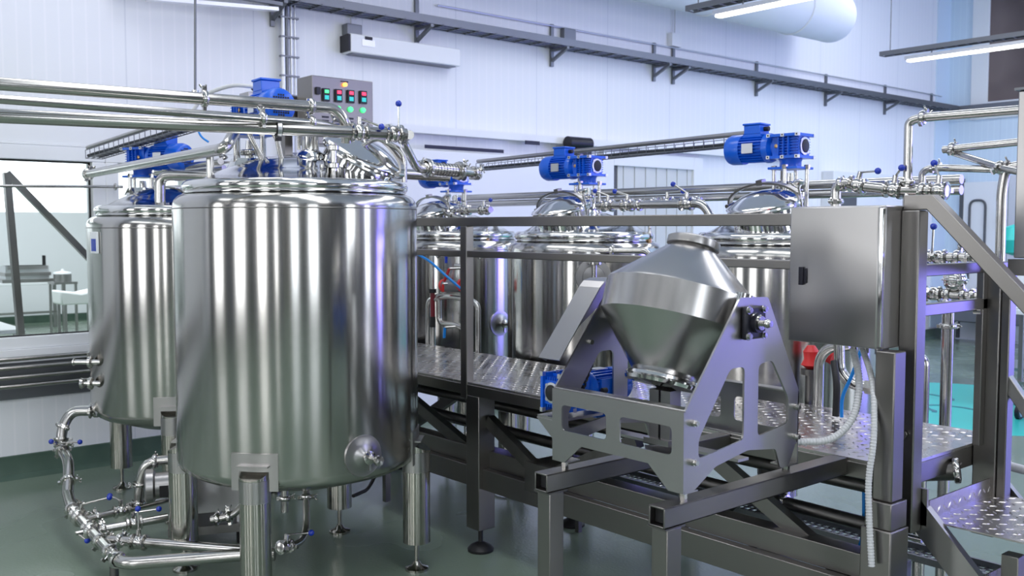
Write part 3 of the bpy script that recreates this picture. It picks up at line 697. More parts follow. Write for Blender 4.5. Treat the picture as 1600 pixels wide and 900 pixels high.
for z0, z1 in ((1.715,1.76),(1.565,1.61)): MB().box(-1.815,-1.785,3.505,4.07,z0,z1).build('gate_bar', M['frame'], er, bevel=.003)
MB().box(-1.815,-1.785,4.03,4.07,1.0,1.76).build('gate_stile', M['frame'], er, bevel=.003)
MB().tube([(-1.8,3.98,1.56),(-1.77,3.98,1.56)], .012).build('gate_bolt', M['fit'], er)
# cabinet support column
sc = thing('support_column', (-1.81, 3.33, 0), 'thick square steel column carrying the blank control cabinet', 'column')
MB().box(-1.872, -1.752, 3.27, 3.40, .02, .80).build('lower_tube', M['frame'], sc, bevel=.005)
MB().box(-1.845, -1.768, 3.30, 3.38, .90, 1.45).build('upper_tube', M['frame'], sc, bevel=.005)
MB().box(-1.862, -1.758, 3.28, 3.395, .80, .90).build('collar', M['frame'], sc, bevel=.004)
MB().box(-1.92, -1.70, 3.22, 3.43, 0, .02).build('base_plate', M['frame'], sc)
# control cabinet (blank)
cb = thing('control_cabinet', (-2.04, 3.4, 1.45), 'blank brushed steel control cabinet with black latch at the walkway end', 'cabinet')
CX0, CX1, CY0, CY1, CZ0, CZ1 = -2.215, -1.83, 3.30, 3.43+.12, 1.452, 1.98
MB().box(CX0+.005, CX1, CY0+.025, CY1, CZ0, CZ1).build('cabinet_body', M['plate'], cb, bevel=.006)
dr = MB().box(CX0, CX1-.012, CY0, CY0+.02, CZ0+.003, CZ1-.003).build('door', M['plate'], cb, bevel=.006)
q = P(1256, 431, y=CY0)
lt = MB().box(q.x-.017, q.x+.002, CY0-.012, CY0, q.z-.035, q.z+.035).box(q.x-.002, q.x+.015, CY0-.006, CY0, q.z-.028, q.z+.03).build('latch', M['blackm'], dr, bevel=.002)
MB().box(CX1-.014, CX1+.002, CY0+.004, CY0+.022, CZ0+.01, CZ1-.01).build('hinge_strip', M['dome'], cb, bevel=.003)
for k, xx in enumerate((-2.0,-1.95,-1.90,-1.87)): MB().cyl((xx,3.42,CZ0-.03),(xx,3.42,CZ0),.013).build('cable_gland', M['fit'], cb)

# ------------------------------------------------------------------ stairs
ss = thing('stairs', (-1.6, 3.8, 0), 'steel stair flight with diamond plate treads descending from the walkway', 'stairs')
for yy in (3.515, 4.17):
    MB().bar((-1.80,yy,.84),(-1.16,yy,.18),.012,.10).box(-1.85,-1.74,yy-.006,yy+.006,.78,.92).bar((-1.80,yy+.03,.885),(-1.13,yy+.03,.195),.05,.008).build('stringer', M['plate'], ss)
for k in range(3):
    x0 = -1.755 + k*.22; z0 = .79 - k*.225
    tr = MB().box(x0, x0+.36, 3.56, 4.14, z0-.006, z0).box(x0+.354, x0+.36, 3.56, 4.14, z0-.07, z0).box(x0-.006, x0, 3.56, 4.14, z0-.006, z0+.075).build('tread', M['tread'], ss)
    mb = diamonds(MB(), (x0+.01, 3.57, z0), (1,0,0), (0,1,0), 8, 13, pitch=.043, L=.032)
    diamonds(mb, (x0+.36, 3.57, z0-.066), (0,1,0), (0,0,1), 13, 1, pitch=.043, L=.034)
    diamonds(mb, (x0, 3.57, z0+.01), (0,1,0), (0,0,1), 13, 1, pitch=.043, L=.034)
    mb.build('tread_pattern', M['tread'], tr, ang=0, kind='stuff')
for yy in (3.62, 3.95): MB().box(-1.5,-1.44,yy-.03,yy+.03,0,.72).build('support_leg', M['frame'], ss, bevel=.003)
hr = thing('hand_rail', (-1.8, 3.47, 2.0), 'sloping steel hand rail dropping right from the near corner post', 'hand rail')
MB().plate([(-1.83,1.963),(-1.74,1.963),(-1.0,1.205),(-1.0,1.283),(-1.718,2.018),(-1.83,2.018)], [], (0,3.495,0), (1,0,0), (0,0,1), .05).build('rail_tube', M['frame'], hr, bevel=.004)
MB().box(-1.04,-.99,3.445,3.495,0,1.22).build('rail_post', M['frame'], hr)
hr = thing('hand_rail', (-1.74, 4.16, 1.3), 'pale sloping rail falling right from the far corner post', 'hand rail')
MB().bar((-1.735,4.11,1.30),(-1.30,4.11,.72),.04,.05).build('rail_tube', M['plate'], hr, bevel=.004)
MB().box(-1.34,-1.30,4.09,4.13,0,.75).build('rail_post', M['frame'], hr)
cc = thing('steel_cabinet', P(1600,400,d=3.9), 'tall steel box cut by the right edge of the picture', 'cabinet')
q0 = P(1583, 403, d=3.9); q1 = P(1583, 142, d=3.9)
MB().box(q0.x, q0.x+.5, q0.y, q0.y+.35, q0.z, q1.z).build('cabinet_body', M['plate'], cc, bevel=.005)
MB().box(q0.x-.02, q0.x+.5, q0.y, q0.y+.05, q0.z-.07, q0.z-.005).build('carrier_bar', M['frame'], cc)
MB().box(q0.x-.012, q0.x+.5, q0.y-.01, q0.y+.05, q1.z+.002, q1.z+.012).build('cabinet_lid', M['trayb'], cc)
MB().box(q0.x+.3, q0.x+.36, q0.y+.1, q0.y+.16, 0, q0.z-.07).build('stand', M['frame'], cc)

# ------------------------------------------------------------------ mixer stand beams
bs = thing('beam_frame', (-2.3, 2.9, 0), 'square tube beams on posts carrying the double cone mixer', 'frame')
def hollow(p0, p1, s, wall=.006):
    """square tube, open at p0"""
    p0, p1 = Vector(p0), Vector(p1); mb = MB(); a = (p1-p0).normalized(); u = V(0,0,1); sd = a.cross(u)
    for d_, oth in ((u, sd), (sd, u)):
        for sg in (-1, 1):
            mb.obox((p0+p1)/2 + d_*sg*(s/2-wall/2), a*(p1-p0).length, d_*wall, oth*s)
    mb.obox(p0 + a*.05, a*.005, sd*(s-.01), u*(s-.01))
    return mb
BX = (-2.625, -2.065)
for bx in BX:
    b = hollow((bx, 2.36, .965), (bx, 3.44, .965), .068).build('beam', M['frame'], bs, bevel=.002)
    MB().box(bx-.027,bx+.027,2.385,2.39,.94,.99).build('tube_mouth', M['black'], b)
    l = MB().box(bx-.034,bx+.034,2.375,2.445,.12,.925).build('post', M['frame'], bs, bevel=.003)
    MB().box(bx-.038,bx+.038,2.36,2.46,.925,.931).build('weld_plate', M['dark'], bs)
    MB().cyl((bx,2.41,.05),(bx,2.41,.13),.014).lathe([(.07,0),(.07,.012),(.03,.03),(.016,.05)], (bx,2.41,0), n=20).build('foot', M['black'], l)
# ------------------------------------------------------------------ double cone mixer
mx = thing('double_cone_mixer', (-2.345, 2.79, 1.0), 'double cone drum blender on a cut plate stand in front of the walkway', 'mixer')
XL, XR = -2.66, -2.03; Y0, Y1 = 2.455, 3.10; ZB, ZA = 1.075, 1.68; YC = 2.80
def side_plate(x, th):
    outer = [(Y0+.045,1.03),(Y0+.16,ZB+.02),(Y0+.34,ZB+.05),(Y1-.14,ZB+.03),(Y1-.11,1.03),(Y1-.06,1.03),(Y1,ZB+.06),(Y1,1.30),
             (YC+.10,1.655),(YC-.06,1.66),(Y0,1.30),(Y0,ZB+.03),(Y0+.0,1.03)]
    outer = rounded(outer, .012, 3)
    h1 = rounded([(Y0+.07,1.135),(YC-.03,1.165),(YC-.03,1.42),(YC-.11,1.42),(Y0+.07,1.20)], .022, 4)
    h2 = rounded([(YC+.05,1.165),(Y1-.065,1.19),(Y1-.065,1.28),(YC+.13,1.43),(YC+.05,1.42)], .022, 4)
    return MB().plate(outer, [h1, h2], (x, 0, 0), (0,1,0), (0,0,1), th)
side_plate(XR-.008, .008).build('side_plate', M['plate'], mx, ang=20)
side_plate(XL, .008).build('side_plate', M['plate'], mx, ang=20)
# front and rear plates with two slots, folded top edge
for yy, sg in ((Y0, 1), (Y1, -1)):
    W_ = XR - XL
    outer = [(0, ZB+.03), (W_, ZB+.03), (W_, 1.30), (0, 1.30)]
    hs = [rounded([(a, 1.15), (b, 1.15), (b, 1.245), (a, 1.245)], .02, 4) for a, b in ((.05,.28),(.345,.58))]
    pl = MB().plate(outer, hs, (XL, yy, 0), (1,0,0), (0,0,1), .006).build('front_plate' if sg > 0 else 'rear_plate', M['plate'], mx, ang=20)
    MB().box(XL, XR, yy, yy+sg*.05, 1.298, 1.306).build('folded_edge', M['plate'], pl, bevel=.003)
    MB().box(XL, XR, yy, yy+sg*.05, ZB+.03, ZB+.036).build('folded_edge', M['plate'], pl, bevel=.003)
# corner feet: folded brackets with levelling bolts
for x, sx in ((XL, 1), (XR, -1)):
    for y, sy in ((Y0, 1), (Y1, -1)):
        f = MB().plate([(0,ZB+.035),(.16,ZB+.035),(.065,1.03),(0,1.03)] if sx > 0 else [(0,ZB+.035),(0,1.03),(-.065,1.03),(-.16,ZB+.035)], [], (x,y,0), (1,0,0), (0,0,1), .005).box(min(x,x+sx*.07),max(x,x+sx*.07),min(y,y+sy*.07),max(y,y+sy*.07),1.028,1.033).build('corner_foot', M['plate'], mx, ang=20)
        MB().cyl((x+sx*.03,y+sy*.03,.999),(x+sx*.03,y+sy*.03,1.03),.014,n=6).build('levelling_bolt', M['fit'], f)
for yy, zz in ((Y0+.04,1.26),(Y0+.04,1.13),(Y1-.025,1.245),(Y1-.025,1.135)):
    MB().cyl((XR,yy,zz),(XR+.012,yy,zz),.012,n=16).cyl((XR+.012,yy,zz),(XR+.022,yy,zz),.009,n=6).build('frame_bolt', M['fit'], mx)
MB().cyl((XL+.008,YC-.16,1.46),(XL+.018,YC-.16,1.46),.010).build('frame_bolt', M['fit'], mx)
# drum
axis = V(0, .165, .50).normalized(); cen = V(-2.345, 2.795, 1.60)
dprof = [(.118,-.262),(.118,-.258),(.272,-.072),(.283,-.06),(.285,.055),(.277,.066),(.083,.235),(.083,.25)]
dm = MB().lathe(dprof, cen, axis, 64).build('drum', M['drum'], mx, ang=22)
MB().lathe([(.083,.232),(.098,.236),(.099,.242),(.099,.262),(.090,.268),(.001,.268)], cen, axis, 48).build('top_flange', M['plate'], dm)
MB().lathe([(.118,-.255),(.138,-.262),(.142,-.272),(.135,-.276),(.142,-.280),(.138,-.292),(.10,-.296),(.001,-.298)], cen, axis, 48).build('bottom_flange', M['dome'], dm)
for sx in (1, -1):
    MB().lathe([(.05,-.066),(.05,.066)], cen + V(sx*.262,0,0), axis, 28).build('trunnion_pad', M['dome'], dm)
    MB().cyl(cen + V(sx*.27,0,0), V(cen.x+sx*.35, YC, 1.572), .03).build('trunnion', M['fit'], dm)
# discharge stand under the drum
MB().box(-2.42,-2.375,2.72,2.78,1.12,1.30).box(-2.365,-2.32,2.72,2.78,1.12,1.30).box(-2.43,-2.31,2.70,2.80,1.10,1.12).build('drum_rest', M['plate'], mx)
MB().box(XL,XR,2.74,2.80,1.09,1.10).build('rest_bar', M['plate'], mx)
MB().lathe([(.10,1.075),(.03,1.02),(.02,1.01)], (-2.37,2.75,0), n=4).build('rest_gusset', M['plate'], mx)
# bearing
bx = XR
bb = MB().box(bx, bx+.022, YC-.055, YC+.06, 1.515, 1.628).build('bearing_block', M['blackm'], mx, bevel=.008)
MB().cyl((bx+.02,YC,1.572),(bx+.04,YC,1.572),.034).build('bearing_housing', M['blackm'], bb)
MB().cyl((bx+.035,YC,1.572),(bx+.048,YC,1.572),.024).cyl((bx+.045,YC,1.572),(bx+.085,YC,1.572),.011).lathe([(.014,.06),(.016,.07),(.012,.08)], (bx,YC,1.572),(1,0,0),12).build('shaft_end', M['fit'], bb)
for a in (-.042,.045):
    for b in (-.045,.045): MB().cyl((bx+.022,YC+a,1.572+b),(bx+.034,YC+a,1.572+b),.010,n=6).cyl((bx+.022,YC+a,1.572+b),(bx+.026,YC+a,1.572+b),.014).build('bearing_bolt', M['fit'], bb)
# chain guard on the far side: bent cover following the sloping plate edge
gd = []
for y, z in ((2.36,1.42),(2.395,1.48),(2.60,1.665),(2.64,1.685),(2.68,1.69),(2.78,1.69)): gd.append((y,z))
gd = [(2.485,1.40),(2.70,1.665),(2.725,1.688),(2.76,1.697),(2.86,1.695)]
mb = MB()
for i in range(len(gd)-1):
    a, b = V(XL-.058, *gd[i]), V(XL-.058, *gd[i+1]); mb.bar(a, b, .115, .004, up=(0,-.7,.7))
mb.plate([gd[0],(2.52,1.385),(2.86,1.62)] + list(reversed(gd))[:-1], [], (XL-.115,0,0), (0,1,0), (0,0,1), .003)
mb.build('chain_guard', M['plate'], mx, ang=30)
ch = MB()
for k in range(22):
    p0 = V(XL-.018, 2.60, 1.24) + V(0, .009, .018)*k
    ch.torus(p0, (1,0,0) if k % 2 else (0,1,-.6), .013, .005, 12, 6)
ch.build('drive_chain', M['blackm'], mx)
t = gear_motor((-2.735-.133*.78, 2.585, 1.265), (PI/2, 0, PI/2), 'blue gear motor beside the drum blender under its chain guard', None, flange=False)
t.scale = (.78, .78, .78)
MB().box(-2.80, XL, 2.50, 2.72, 1.165, 1.175).plate([(-2.80,1.165),(XL,1.165),(XL,1.06)], [], (0,2.50,0), (1,0,0), (0,0,1), .005).build('motor_shelf', M['plate'], mx)

# ------------------------------------------------------------------ overhead pipes on the left
def ext(p, q, k):     # extend the line from q back through p by k metres
    p, q = Vector(p), Vector(q); return p + (p - q).normalized() * k
A0, A1 = P(0,131,z=2.5), P(522,169,z=2.5)
A1.x = A0.x + (A1.x - A0.x)
pipe('uppermost of the three long steel pipes entering from the left edge', [ext(A0,A1,1.6), A1, A1+V(.02,.06,-.07), A1+V(.0,.07,-.17)], .028, bend=.05, clamps=((0,.79,1.6),(0,.96,.3),(2,.6,.5)))
B0, B1 = P(0,155,z=2.42), P(500,192,z=2.42)
pipe('thin middle one of the three long steel pipes entering from the left edge', [ext(B0,B1,1.6), B1, B1+V(0,.09,-.02)], .019, clamps=((0,.90,1.5),(0,.985,1.2)))
C0, C1 = P(0,181,z=2.38), P(606,209,z=2.38)
t = pipe('lowest and thickest of the three long steel pipes entering from the left edge', [ext(C0,C1,1.6), C1, C1+(C1-C0).normalized()*.1], .032,
     clamps=(), valves=((0,.955,CAMR*.9-V(0,0,.35),.12,V(0,0,1)),(1,.35,V(-.0,0,1),.12,V(.6,-.5,.3))))
q = (C1-C0).normalized()
cc_ = C0 + q*((P(435,201,z=2.38)-C0).length)
MB().lathe([(.033,-.014),(.041,-.014),(.041,.014),(.033,.014)], cc_, q, 24, cap=False).obox(cc_+V(0,0,-.05),V(.03,0,0),V(0,.02,0),V(0,0,.02)).build('rubber_lined_clip', M['black'], t)
MB().lathe([(.0412,-.010),(.044,-.010),(.044,.010),(.0412,.010)], cc_, q, 24, cap=False).build('clip_band', M['alum'], t)
# S bend with perforated strainer
S = [C1+q*.12, P(628,217,d=5.32), P(641,243,d=5.36), P(652,264,d=5.40), P(668,264,d=5.45)]
t = pipe('S shaped pipe dropping from the thick overhead pipe to the strainer', S, .024, bend=.07, clamps=((3,.9,1.1),))
s0, s1_ = P(668,263,d=5.45), P(718,267,d=5.6)
t = thing('pipe_strainer', s0, 'perforated steel strainer in line after the S shaped pipe', 'strainer')
ax = (s1_-s0).normalized(); Ls = (s1_-s0).length
MB().lathe([(.026,-.0),(.05,.003),(.05,.018),(.036,.02),(.036,Ls-.02),(.05,Ls-.018),(.05,Ls-.003),(.03,Ls)], s0, ax, 32).build('strainer_body', M['pipe'], t)
u, v, a_ = frame(ax); mb = MB()
for i in range(9):
    for k in range(22):
        an = 2*PI*(k + .5*(i%2))/22; c = s0 + ax*(.03+i*(Ls-.06)/8) + (u*math.cos(an)+v*math.sin(an))*.0362
        rd = (u*math.cos(an)+v*math.sin(an)); mb.obox(c, ax*.009, rd.cross(ax)*.006, rd*.001)
mb.build('perforations', M['dark'], t, kind='stuff')
for f in (.0, 1): clamp(t, s0 + ax*Ls*f, ax, .04, turn=.6 + f*2)
s2_ = P(745,271,d=5.75)
t = pipe('short steel pipe with end elbow to the right of the strainer', [s1_, s2_, s2_+CAMF*.25], .026, bend=.04, clamps=((0,.95,2.6),(0,.8,.7)))
# pipe D and neighbours on the left
t = pipe('polished pipe rising right in front of the far left motor', [P(138,272,z=2.28), P(352,232,z=2.28), P(372,196,z=2.42), P(372,196,z=2.42)+CAMF*.1], .029, bend=.09, clamps=((0,.0,1.2),))
MB().cyl(P(328,240,z=2.28), P(328,240,z=2.28)-V(0,0,.17), .019).build('stub', M['pipe'], t)
pipe('steel elbow pipe rising from the right shoulder of the far left tank', [P(250,345,d=6.35), P(250,274,d=6.35), P(345,276,d=6.35)], .034, bend=.07, clamps=((0,.0,.3),))
pipe('thin steel pipe passing behind the far left motor', [P(205,276,d=7.4), P(350,262,d=6.6)], .018, clamps=((0,.55,.3),))
pipe('bright steel pipe between the two left tanks', [P(245,268,d=7.0), P(345,252,d=6.2)], .022, clamps=((0,.3,.3),))
q = P(600,270,d=6.6)
t = pipe('thick header pipe passing behind the nearest tank top', [q, P(700,276,d=6.9)], .036)
MB().box(q.x-.02,q.x+.02,q.y-.02,q.y+.02,0.02,q.z-.03).build('support_post', M['frame'], t)
t = tag(MB().cyl(P(305,-30,d=4.75), P(305,146,d=4.75), .006).build('hanger_rod', M['trayb'], o=P(305,146,d=4.75)), 'thin vertical hanger rod above the long overhead pipes', 'rod')
MB().cyl(P(305,141,d=4.75), P(305,147,d=4.75), .016).build('rod_nut', M['fit'], t)
t = tag(MB().tube([P(296,182,d=5.6), P(318,148,d=5.6), P(362,132,d=5.5), P(400,136,d=5.3)], .011, bend=.15).build('motor_cable', M['hose'], o=P(296,182,d=5.6)), 'pale grey cable arching into the nearest tank motor', 'cable')
t = tag(MB().tube([P(308,200,d=5.7), P(314,214,d=5.7), P(326,222,d=5.7)], .006, bend=.05).build('air_line', M['bluep'], o=P(308,200,d=5.7)), 'short blue air line left of the nearest tank neck', 'air line')
# ------------------------------------------------------------------ wire cable trays
def wire_tray(label, p0, p1, W=.12, hgt=.06, lid=True, group=None):
    p0, p1 = Vector(p0), Vector(p1); t = thing('wire_cable_tray', p0, label, 'cable tray', group)
    a = (p1-p0).normalized(); sd = a.cross(V(0,0,1)).normalized(); L = (p1-p0).length; u = sd.cross(a)
    mb = MB()
    for s_ in (-W/2, -W/6, W/6, W/2): mb.bar(p0+sd*s_, p1+sd*s_, .005, .005)
    for s_ in (-W/2, W/2): mb.bar(p0+sd*s_+u*hgt, p1+sd*s_+u*hgt, .005, .005)
    k = 0
    while k*.09 < L:
        c = p0 + a*k*.09; mb.bar(c-sd*W/2, c+sd*W/2, .004, .004)
        for s_ in (-W/2, W/2): mb.bar(c+sd*s_, c+sd*s_+u*hgt, .004, .004)
        k += 1
    mb.build('wire_mesh', M['trayb'], t)
    for k, r in enumerate((.012, .009, .011)):
        o_ = sd*(-W/3 + k*W/3) + u*.014; q = [p0 + a*L*i/8 + o_ + sd*random.uniform(-.008,.008) + u*random.uniform(0,.008) for i in range(9)]
        MB().tube(q, r, 8, bend=.1).build('cable', M['hose'] if k == 1 else M['cable'], t)
    if lid: MB().tube([p0+sd*W*.35+u*(hgt+.02), p1+sd*W*.35+u*(hgt+.02)], .016, 10).build('conduit', M['plate'], t)
    return t
wt = wire_tray('wire tray running above the rear motors from the strainer to the right', P(752,266,y=5.6), P(1200,224,y=5.6))
wire_tray('wire tray rising over the far left motor under the long pipes', P(147,248,d=7.3), P(300,202,d=6.1))
for px in (907, 1225): q = P(px, 240, y=5.6); MB().box(q.x-.015,q.x+.015,5.585,5.615,0,q.z-.002).build('support_post', M['frame'], wt)
# wall tray high on the back wall
ty = lambda px: P(px, (px-440)*.1587, x=XW+.2).y
W0 = P(440,0,x=XW+.2); W1 = P(1482,166,x=XW+.2)
zt_ = (W0.z + P(1300,136,x=XW+.2).z)/2
t = thing('wall_cable_tray', (XW+.2, W0.y, zt_), 'long dark cable tray bracketed high along the back wall', 'cable tray')
mb = MB(); y0_, y1_ = 2.6, YW-.2
for xx in (XW+.05, XW+.12, XW+.19, XW+.27): mb.box(xx, xx+.01, y0_, y1_, zt_-.03, zt_-.02)
for xx in (XW+.05, XW+.27): mb.box(xx, xx+.008, y0_, y1_, zt_-.03, zt_+.045)
k = 0
while y0_ + k*.22 < y1_: mb.box(XW+.05, XW+.28, y0_+k*.22, y0_+k*.22+.012, zt_-.035, zt_-.02); k += 1
mb.build('tray_mesh', M['trayb'], t)
MB().box(XW+.06, XW+.27, y0_, y1_, zt_-.019, zt_-.015).build('tray_floor', M['alum'], t)
for k in range(5):
    MB().tube([(XW+.08+k*.04+random.uniform(-.01,.01), y0_+(y1_-y0_)*i/14, zt_+random.uniform(-.012,.022)) for i in range(15)], random.choice((.012,.016,.01)), 8, bend=.2).build('cable', M['cable'], t)
for px in (429, 668, 880, 1040, 1070, 1200, 1308, 1400, 1472):
    yy = ty(px) if px > 440 else 4.02
    MB().box(XW+.002, XW+.03, yy-.02, yy+.02, zt_-.22, zt_+.24).bar((XW+.02,yy,zt_-.16),(XW+.27,yy,zt_-.045),.03,.03).box(XW+.01,XW+.28,yy-.018,yy+.018,zt_-.06,zt_-.035).build('bracket', M['trayb'], t)
MB().tube([(XW+.03,5.8,zt_+.22),(XW+.03,YW-.3,zt_+.22)], .010, 8).build('conduit', M['alum'], t)
t = thing('side_wall_tray', (XW+.3, YW-.15, zt_), 'cable tray turning along the far side wall under the brown window', 'cable tray')
MB().box(XW+.05, XW+3.5, YW-.2, YW-.02, zt_-.04, zt_+.04).build('tray_body', M['trayb'], t)
for xx in (XW+.5, XW+1.3): MB().box(xx, xx+.04, YW-.15, YW-.02, zt_-.16, zt_-.04).build('bracket', M['trayb'], t)
t = thing('overhead_conduit', P(240,0,d=8.6), 'grey tray bar coming in at the top left above the vertical conduits', 'conduit')
MB().bar(P(230,-2,x=XW+.35), P(432,15,x=XW+.3), .08, .03).build('tray_bar', M['alum'], t)
MB().bar(P(340,-10,x=XW+.3), P(440,7,x=XW+.3), .05, .03).build('tray_bar', M['trayb'], t)
t = thing('riser_conduits', P(450,130,x=XW+.06), 'bundle of vertical conduits dropping from the wall tray to the control panel', 'conduit')
for k, (px, r) in enumerate(((442,.02),(448,.014),(455,.012),(461,.010))):
    p = P(px, 60, x=XW+.07); MB().cyl((p.x,p.y,2.4),(p.x,p.y,zt_+.03), r).build('conduit_tube', M['alum'] if k != 1 else M['trayb'], t)
for k in range(9): MB().box(XW+.05,XW+.09,P(442,60,x=XW+.07).y-.03,P(461,60,x=XW+.07).y+.03,2.55+k*.17,2.565+k*.17).build('conduit_strap', M['trayb'], t)
# air curtain and small boxes on the wall
ya, yb = P(545,60,x=XW+.16).y, P(720,100,x=XW+.16).y
zb_, zt2 = P(720,104,x=XW+.16).z, P(720,80,x=XW+.16).z
t = thing('air_curtain', (XW+.08, (ya+yb)/2, zb_), 'long white air curtain unit fixed high on the back wall', 'air curtain')
MB().box(XW, XW+.16, ya+.02, yb, zb_, zt2+.02).build('casing', M['white'], t, bevel=.01)
MB().box(XW, XW+.158, ya, ya+.02, zb_+.01, zt2+.01).build('end_cap', M['blackm'], t)
MB().box(XW+.16, XW+.164, ya+.14, ya+.28, zb_+.07, zt2-.02).build('label_plate', M['alum'], t)
MB().box(XW+.164, XW+.166, ya+.17, ya+.25, zb_+.13, zb_+.16).build('label_print', M['blackm'], t)
MB().box(XW+.02, XW+.14, ya+.05, yb-.05, zb_-.008, zb_).build('outlet_grille', M['trayb'], t)
MB().box(XW, XW+.1, ya+.02, ya+.18, zt2+.02, zt2+.12).build('junction_box', M['trayb'], t, bevel=.006)
MB().tube([(XW+.03,ya+.1,zt2+.12),(XW+.03,ya+.1,zt2+.2),(XW+.03,ya+.16,zt_-.04)], .008).build('feed_cable', M['hose'], t)
for px, py, lb in ((887,57,'small grey junction box on the wall above the tray, left one'),(1054,63,'pale grey junction box on the wall above the tray, with a cable rising from it')):
    c = P(px,py,x=XW+.03)
    t = thing('junction_box', c, lb, 'junction box')
    MB().box(XW, XW+.07, c.y-.09, c.y+.09, c.z-.08, c.z+.08).build('box_body', M['trayb'] if px < 900 else M['white'], t, bevel=.006)
    if px > 900: MB().cyl((XW+.03,c.y,c.z+.08),(XW+.03,c.y,ZC), .008).build('feed_cable', M['hose'], t)
# pendant tube lights (run along X), with cable tray above
for (px, py, zz, lb) in ((1118,28,3.8,'lit tube light hanging at the top centre of the picture'),(1416,97,3.8,'lit tube light hanging at the top right below a cable tray')):
    c = P(px, py, z=zz)
    t = thing('pendant_light', c, lb, 'ceiling light')
    MB().box(c.x, c.x+2.6, c.y-.045, c.y+.045, zz+.02, zz+.06).build('light_housing', M['alum'], t)
    MB().box(c.x+.02, c.x+2.58, c.y-.04, c.y+.04, zz-.005, zz+.02).build('light_tube', M['tube'], t, bevel=.01)
    q = MB()
    for s_ in (-.06, .06): q.box(c.x-.3, c.x+2.7, c.y+s_-.006, c.y+s_+.006, zz+.10, zz+.15)
    for k in range(24): q.box(c.x-.3+k*.125, c.x-.29+k*.125, c.y-.06, c.y+.06, zz+.10, zz+.11)
    q.build('carrier_tray', M['trayb'], t)
    for k in range(2): MB().tube([(c.x-.28+ i*.3, c.y-.02+k*.04+random.uniform(-.01,.01), zz+.125) for i in range(11)], .012, 8, bend=.1).build('cable', M['cable'], t)
    for dx in (-.2, 2.2): MB().cyl((c.x+dx, c.y, zz+.10), (c.x+dx, c.y, ZC), .006, n=8).build('hanger_wire', M['trayb'], t)
    for dx in (.3, 2.2): MB().cyl((c.x+dx, c.y, zz+.05), (c.x+dx, c.y, zz+.10), .008, n=8).build('hanger_stem', M['trayb'], t)
# fabric duct
c = P(1298,26,x=-7.35)
t = thing('fabric_duct', c, 'white fabric air duct with rounded end under the ceiling', 'duct')
MB().lathe([(.34,-9),(.34,-1.2),(.335,-.1)] + [(.34*math.cos(PI/2*k/8), .30*math.sin(PI/2*k/8)) for k in range(9)], c, (0,1,0), 36).build('duct_tube', M['duct'], t)
for k in range(5): MB().torus(c+V(0,-.9-k*1.7,0), (0,1,0), .342, .012, 32, 6).build('duct_hoop', M['white'], t)
for k in range(3): MB().cyl(c+V(0,-1-k*3,.34), V(c.x,c.y-1-k*3,ZC), .006, n=6).build('duct_wire', M['trayb'], t)

# ------------------------------------------------------------------ wall pipes under the window
t = thing('wall_backboard', (XW+.02, 1, .6), 'grey cover strip behind the pipes below the left window', 'board')
MB().box(XW+.001, XW+.02, -3, 3.4, .60, .93).build('board_sheet', M['trayb'], t)
for k, py in enumerate((563, 577, 592, 606)):
    z_ = P(0, py, x=XW+.10).z
    t = pipe('%s of the four horizontal pipes below the left window' % ('topmost','second from top','third from top','lowest')[k], [(XW+.10,-3,z_),(XW+.10,3.5,z_)], .017, m='pipe', group=None)
    for yy in (-.5, 1.2, 2.9): MB().box(XW+.02, XW+.10, yy-.01, yy+.01, z_-.026, z_-.016).torus((XW+.10,yy,z_),(0,1,0),.02,.004,16,6).build('pipe_clip', M['trayb'], t)

# ------------------------------------------------------------------ header pipes above the rear tanks
za, zc_ = P(1290,288,y=5.55).z, P(1290,303,y=5.55).z
pipe('upper rear header pipe running behind the rear tanks', [(-7.4,5.55,za),(-2.6,5.55,za)], .028, clamps=((0,.75,.3),))
pipe('lower rear header pipe running behind the rear tanks', [(-7.4,5.55,zc_),(-2.6,5.55,zc_)], .028, clamps=((0,.78,.3),))
zh = P(1010,320,y=4.72).z
xh = lambda px: P(px, 320, y=4.72).x
pipe('valve header pipe between the middle and right rear tanks', [(xh(935),4.72,zh),(xh(1098),4.72,zh),(xh(1112),4.72,zh-.09)], .026, bend=.06,
     clamps=((0,.42,.4),), valves=((0,.30,V(-.9,-.2,.25),.10,V(0,0,1)),(0,.10,V(-.8,-.3,.3),.10,V(0,0,1)),(0,.86,V(-.8,-.2,.5),.11,V(0,0,1))))
zz = zh + .02
t = pipe('second valve line just behind the valve header pipe', [(xh(985),4.74,zz-.02),(xh(985),4.86,zz),(xh(1075),4.86,zz),(xh(1075),4.74,zz-.02)], .018, clamps=((1,.15,.4),(1,.9,.4)), valves=((1,.4,V(.9,.1,.05),.12,V(0,0,1)),))
pipe('valve header pipe between the far and middle rear tanks', [(xh(672),4.70,zh-.01),(xh(770),4.70,zh-.01)], .024,
     clamps=((0,.1,.4),), valves=((0,.30,V(.6,-.2,.5),.06,V(0,0,1)),(0,.62,V(-.8,-.2,.3),.07,V(0,0,1)),(0,.9,V(.9,0,.1),.08,V(0,0,1))))
pipe('branch pipe crossing the dome of the far rear tank', [(xh(655),4.60,zh-.07),(xh(705),4.62,zh-.02),(xh(740),4.62,zh-.08)], .018, clamps=((0,.3,.4),(1,.5,1.4)))
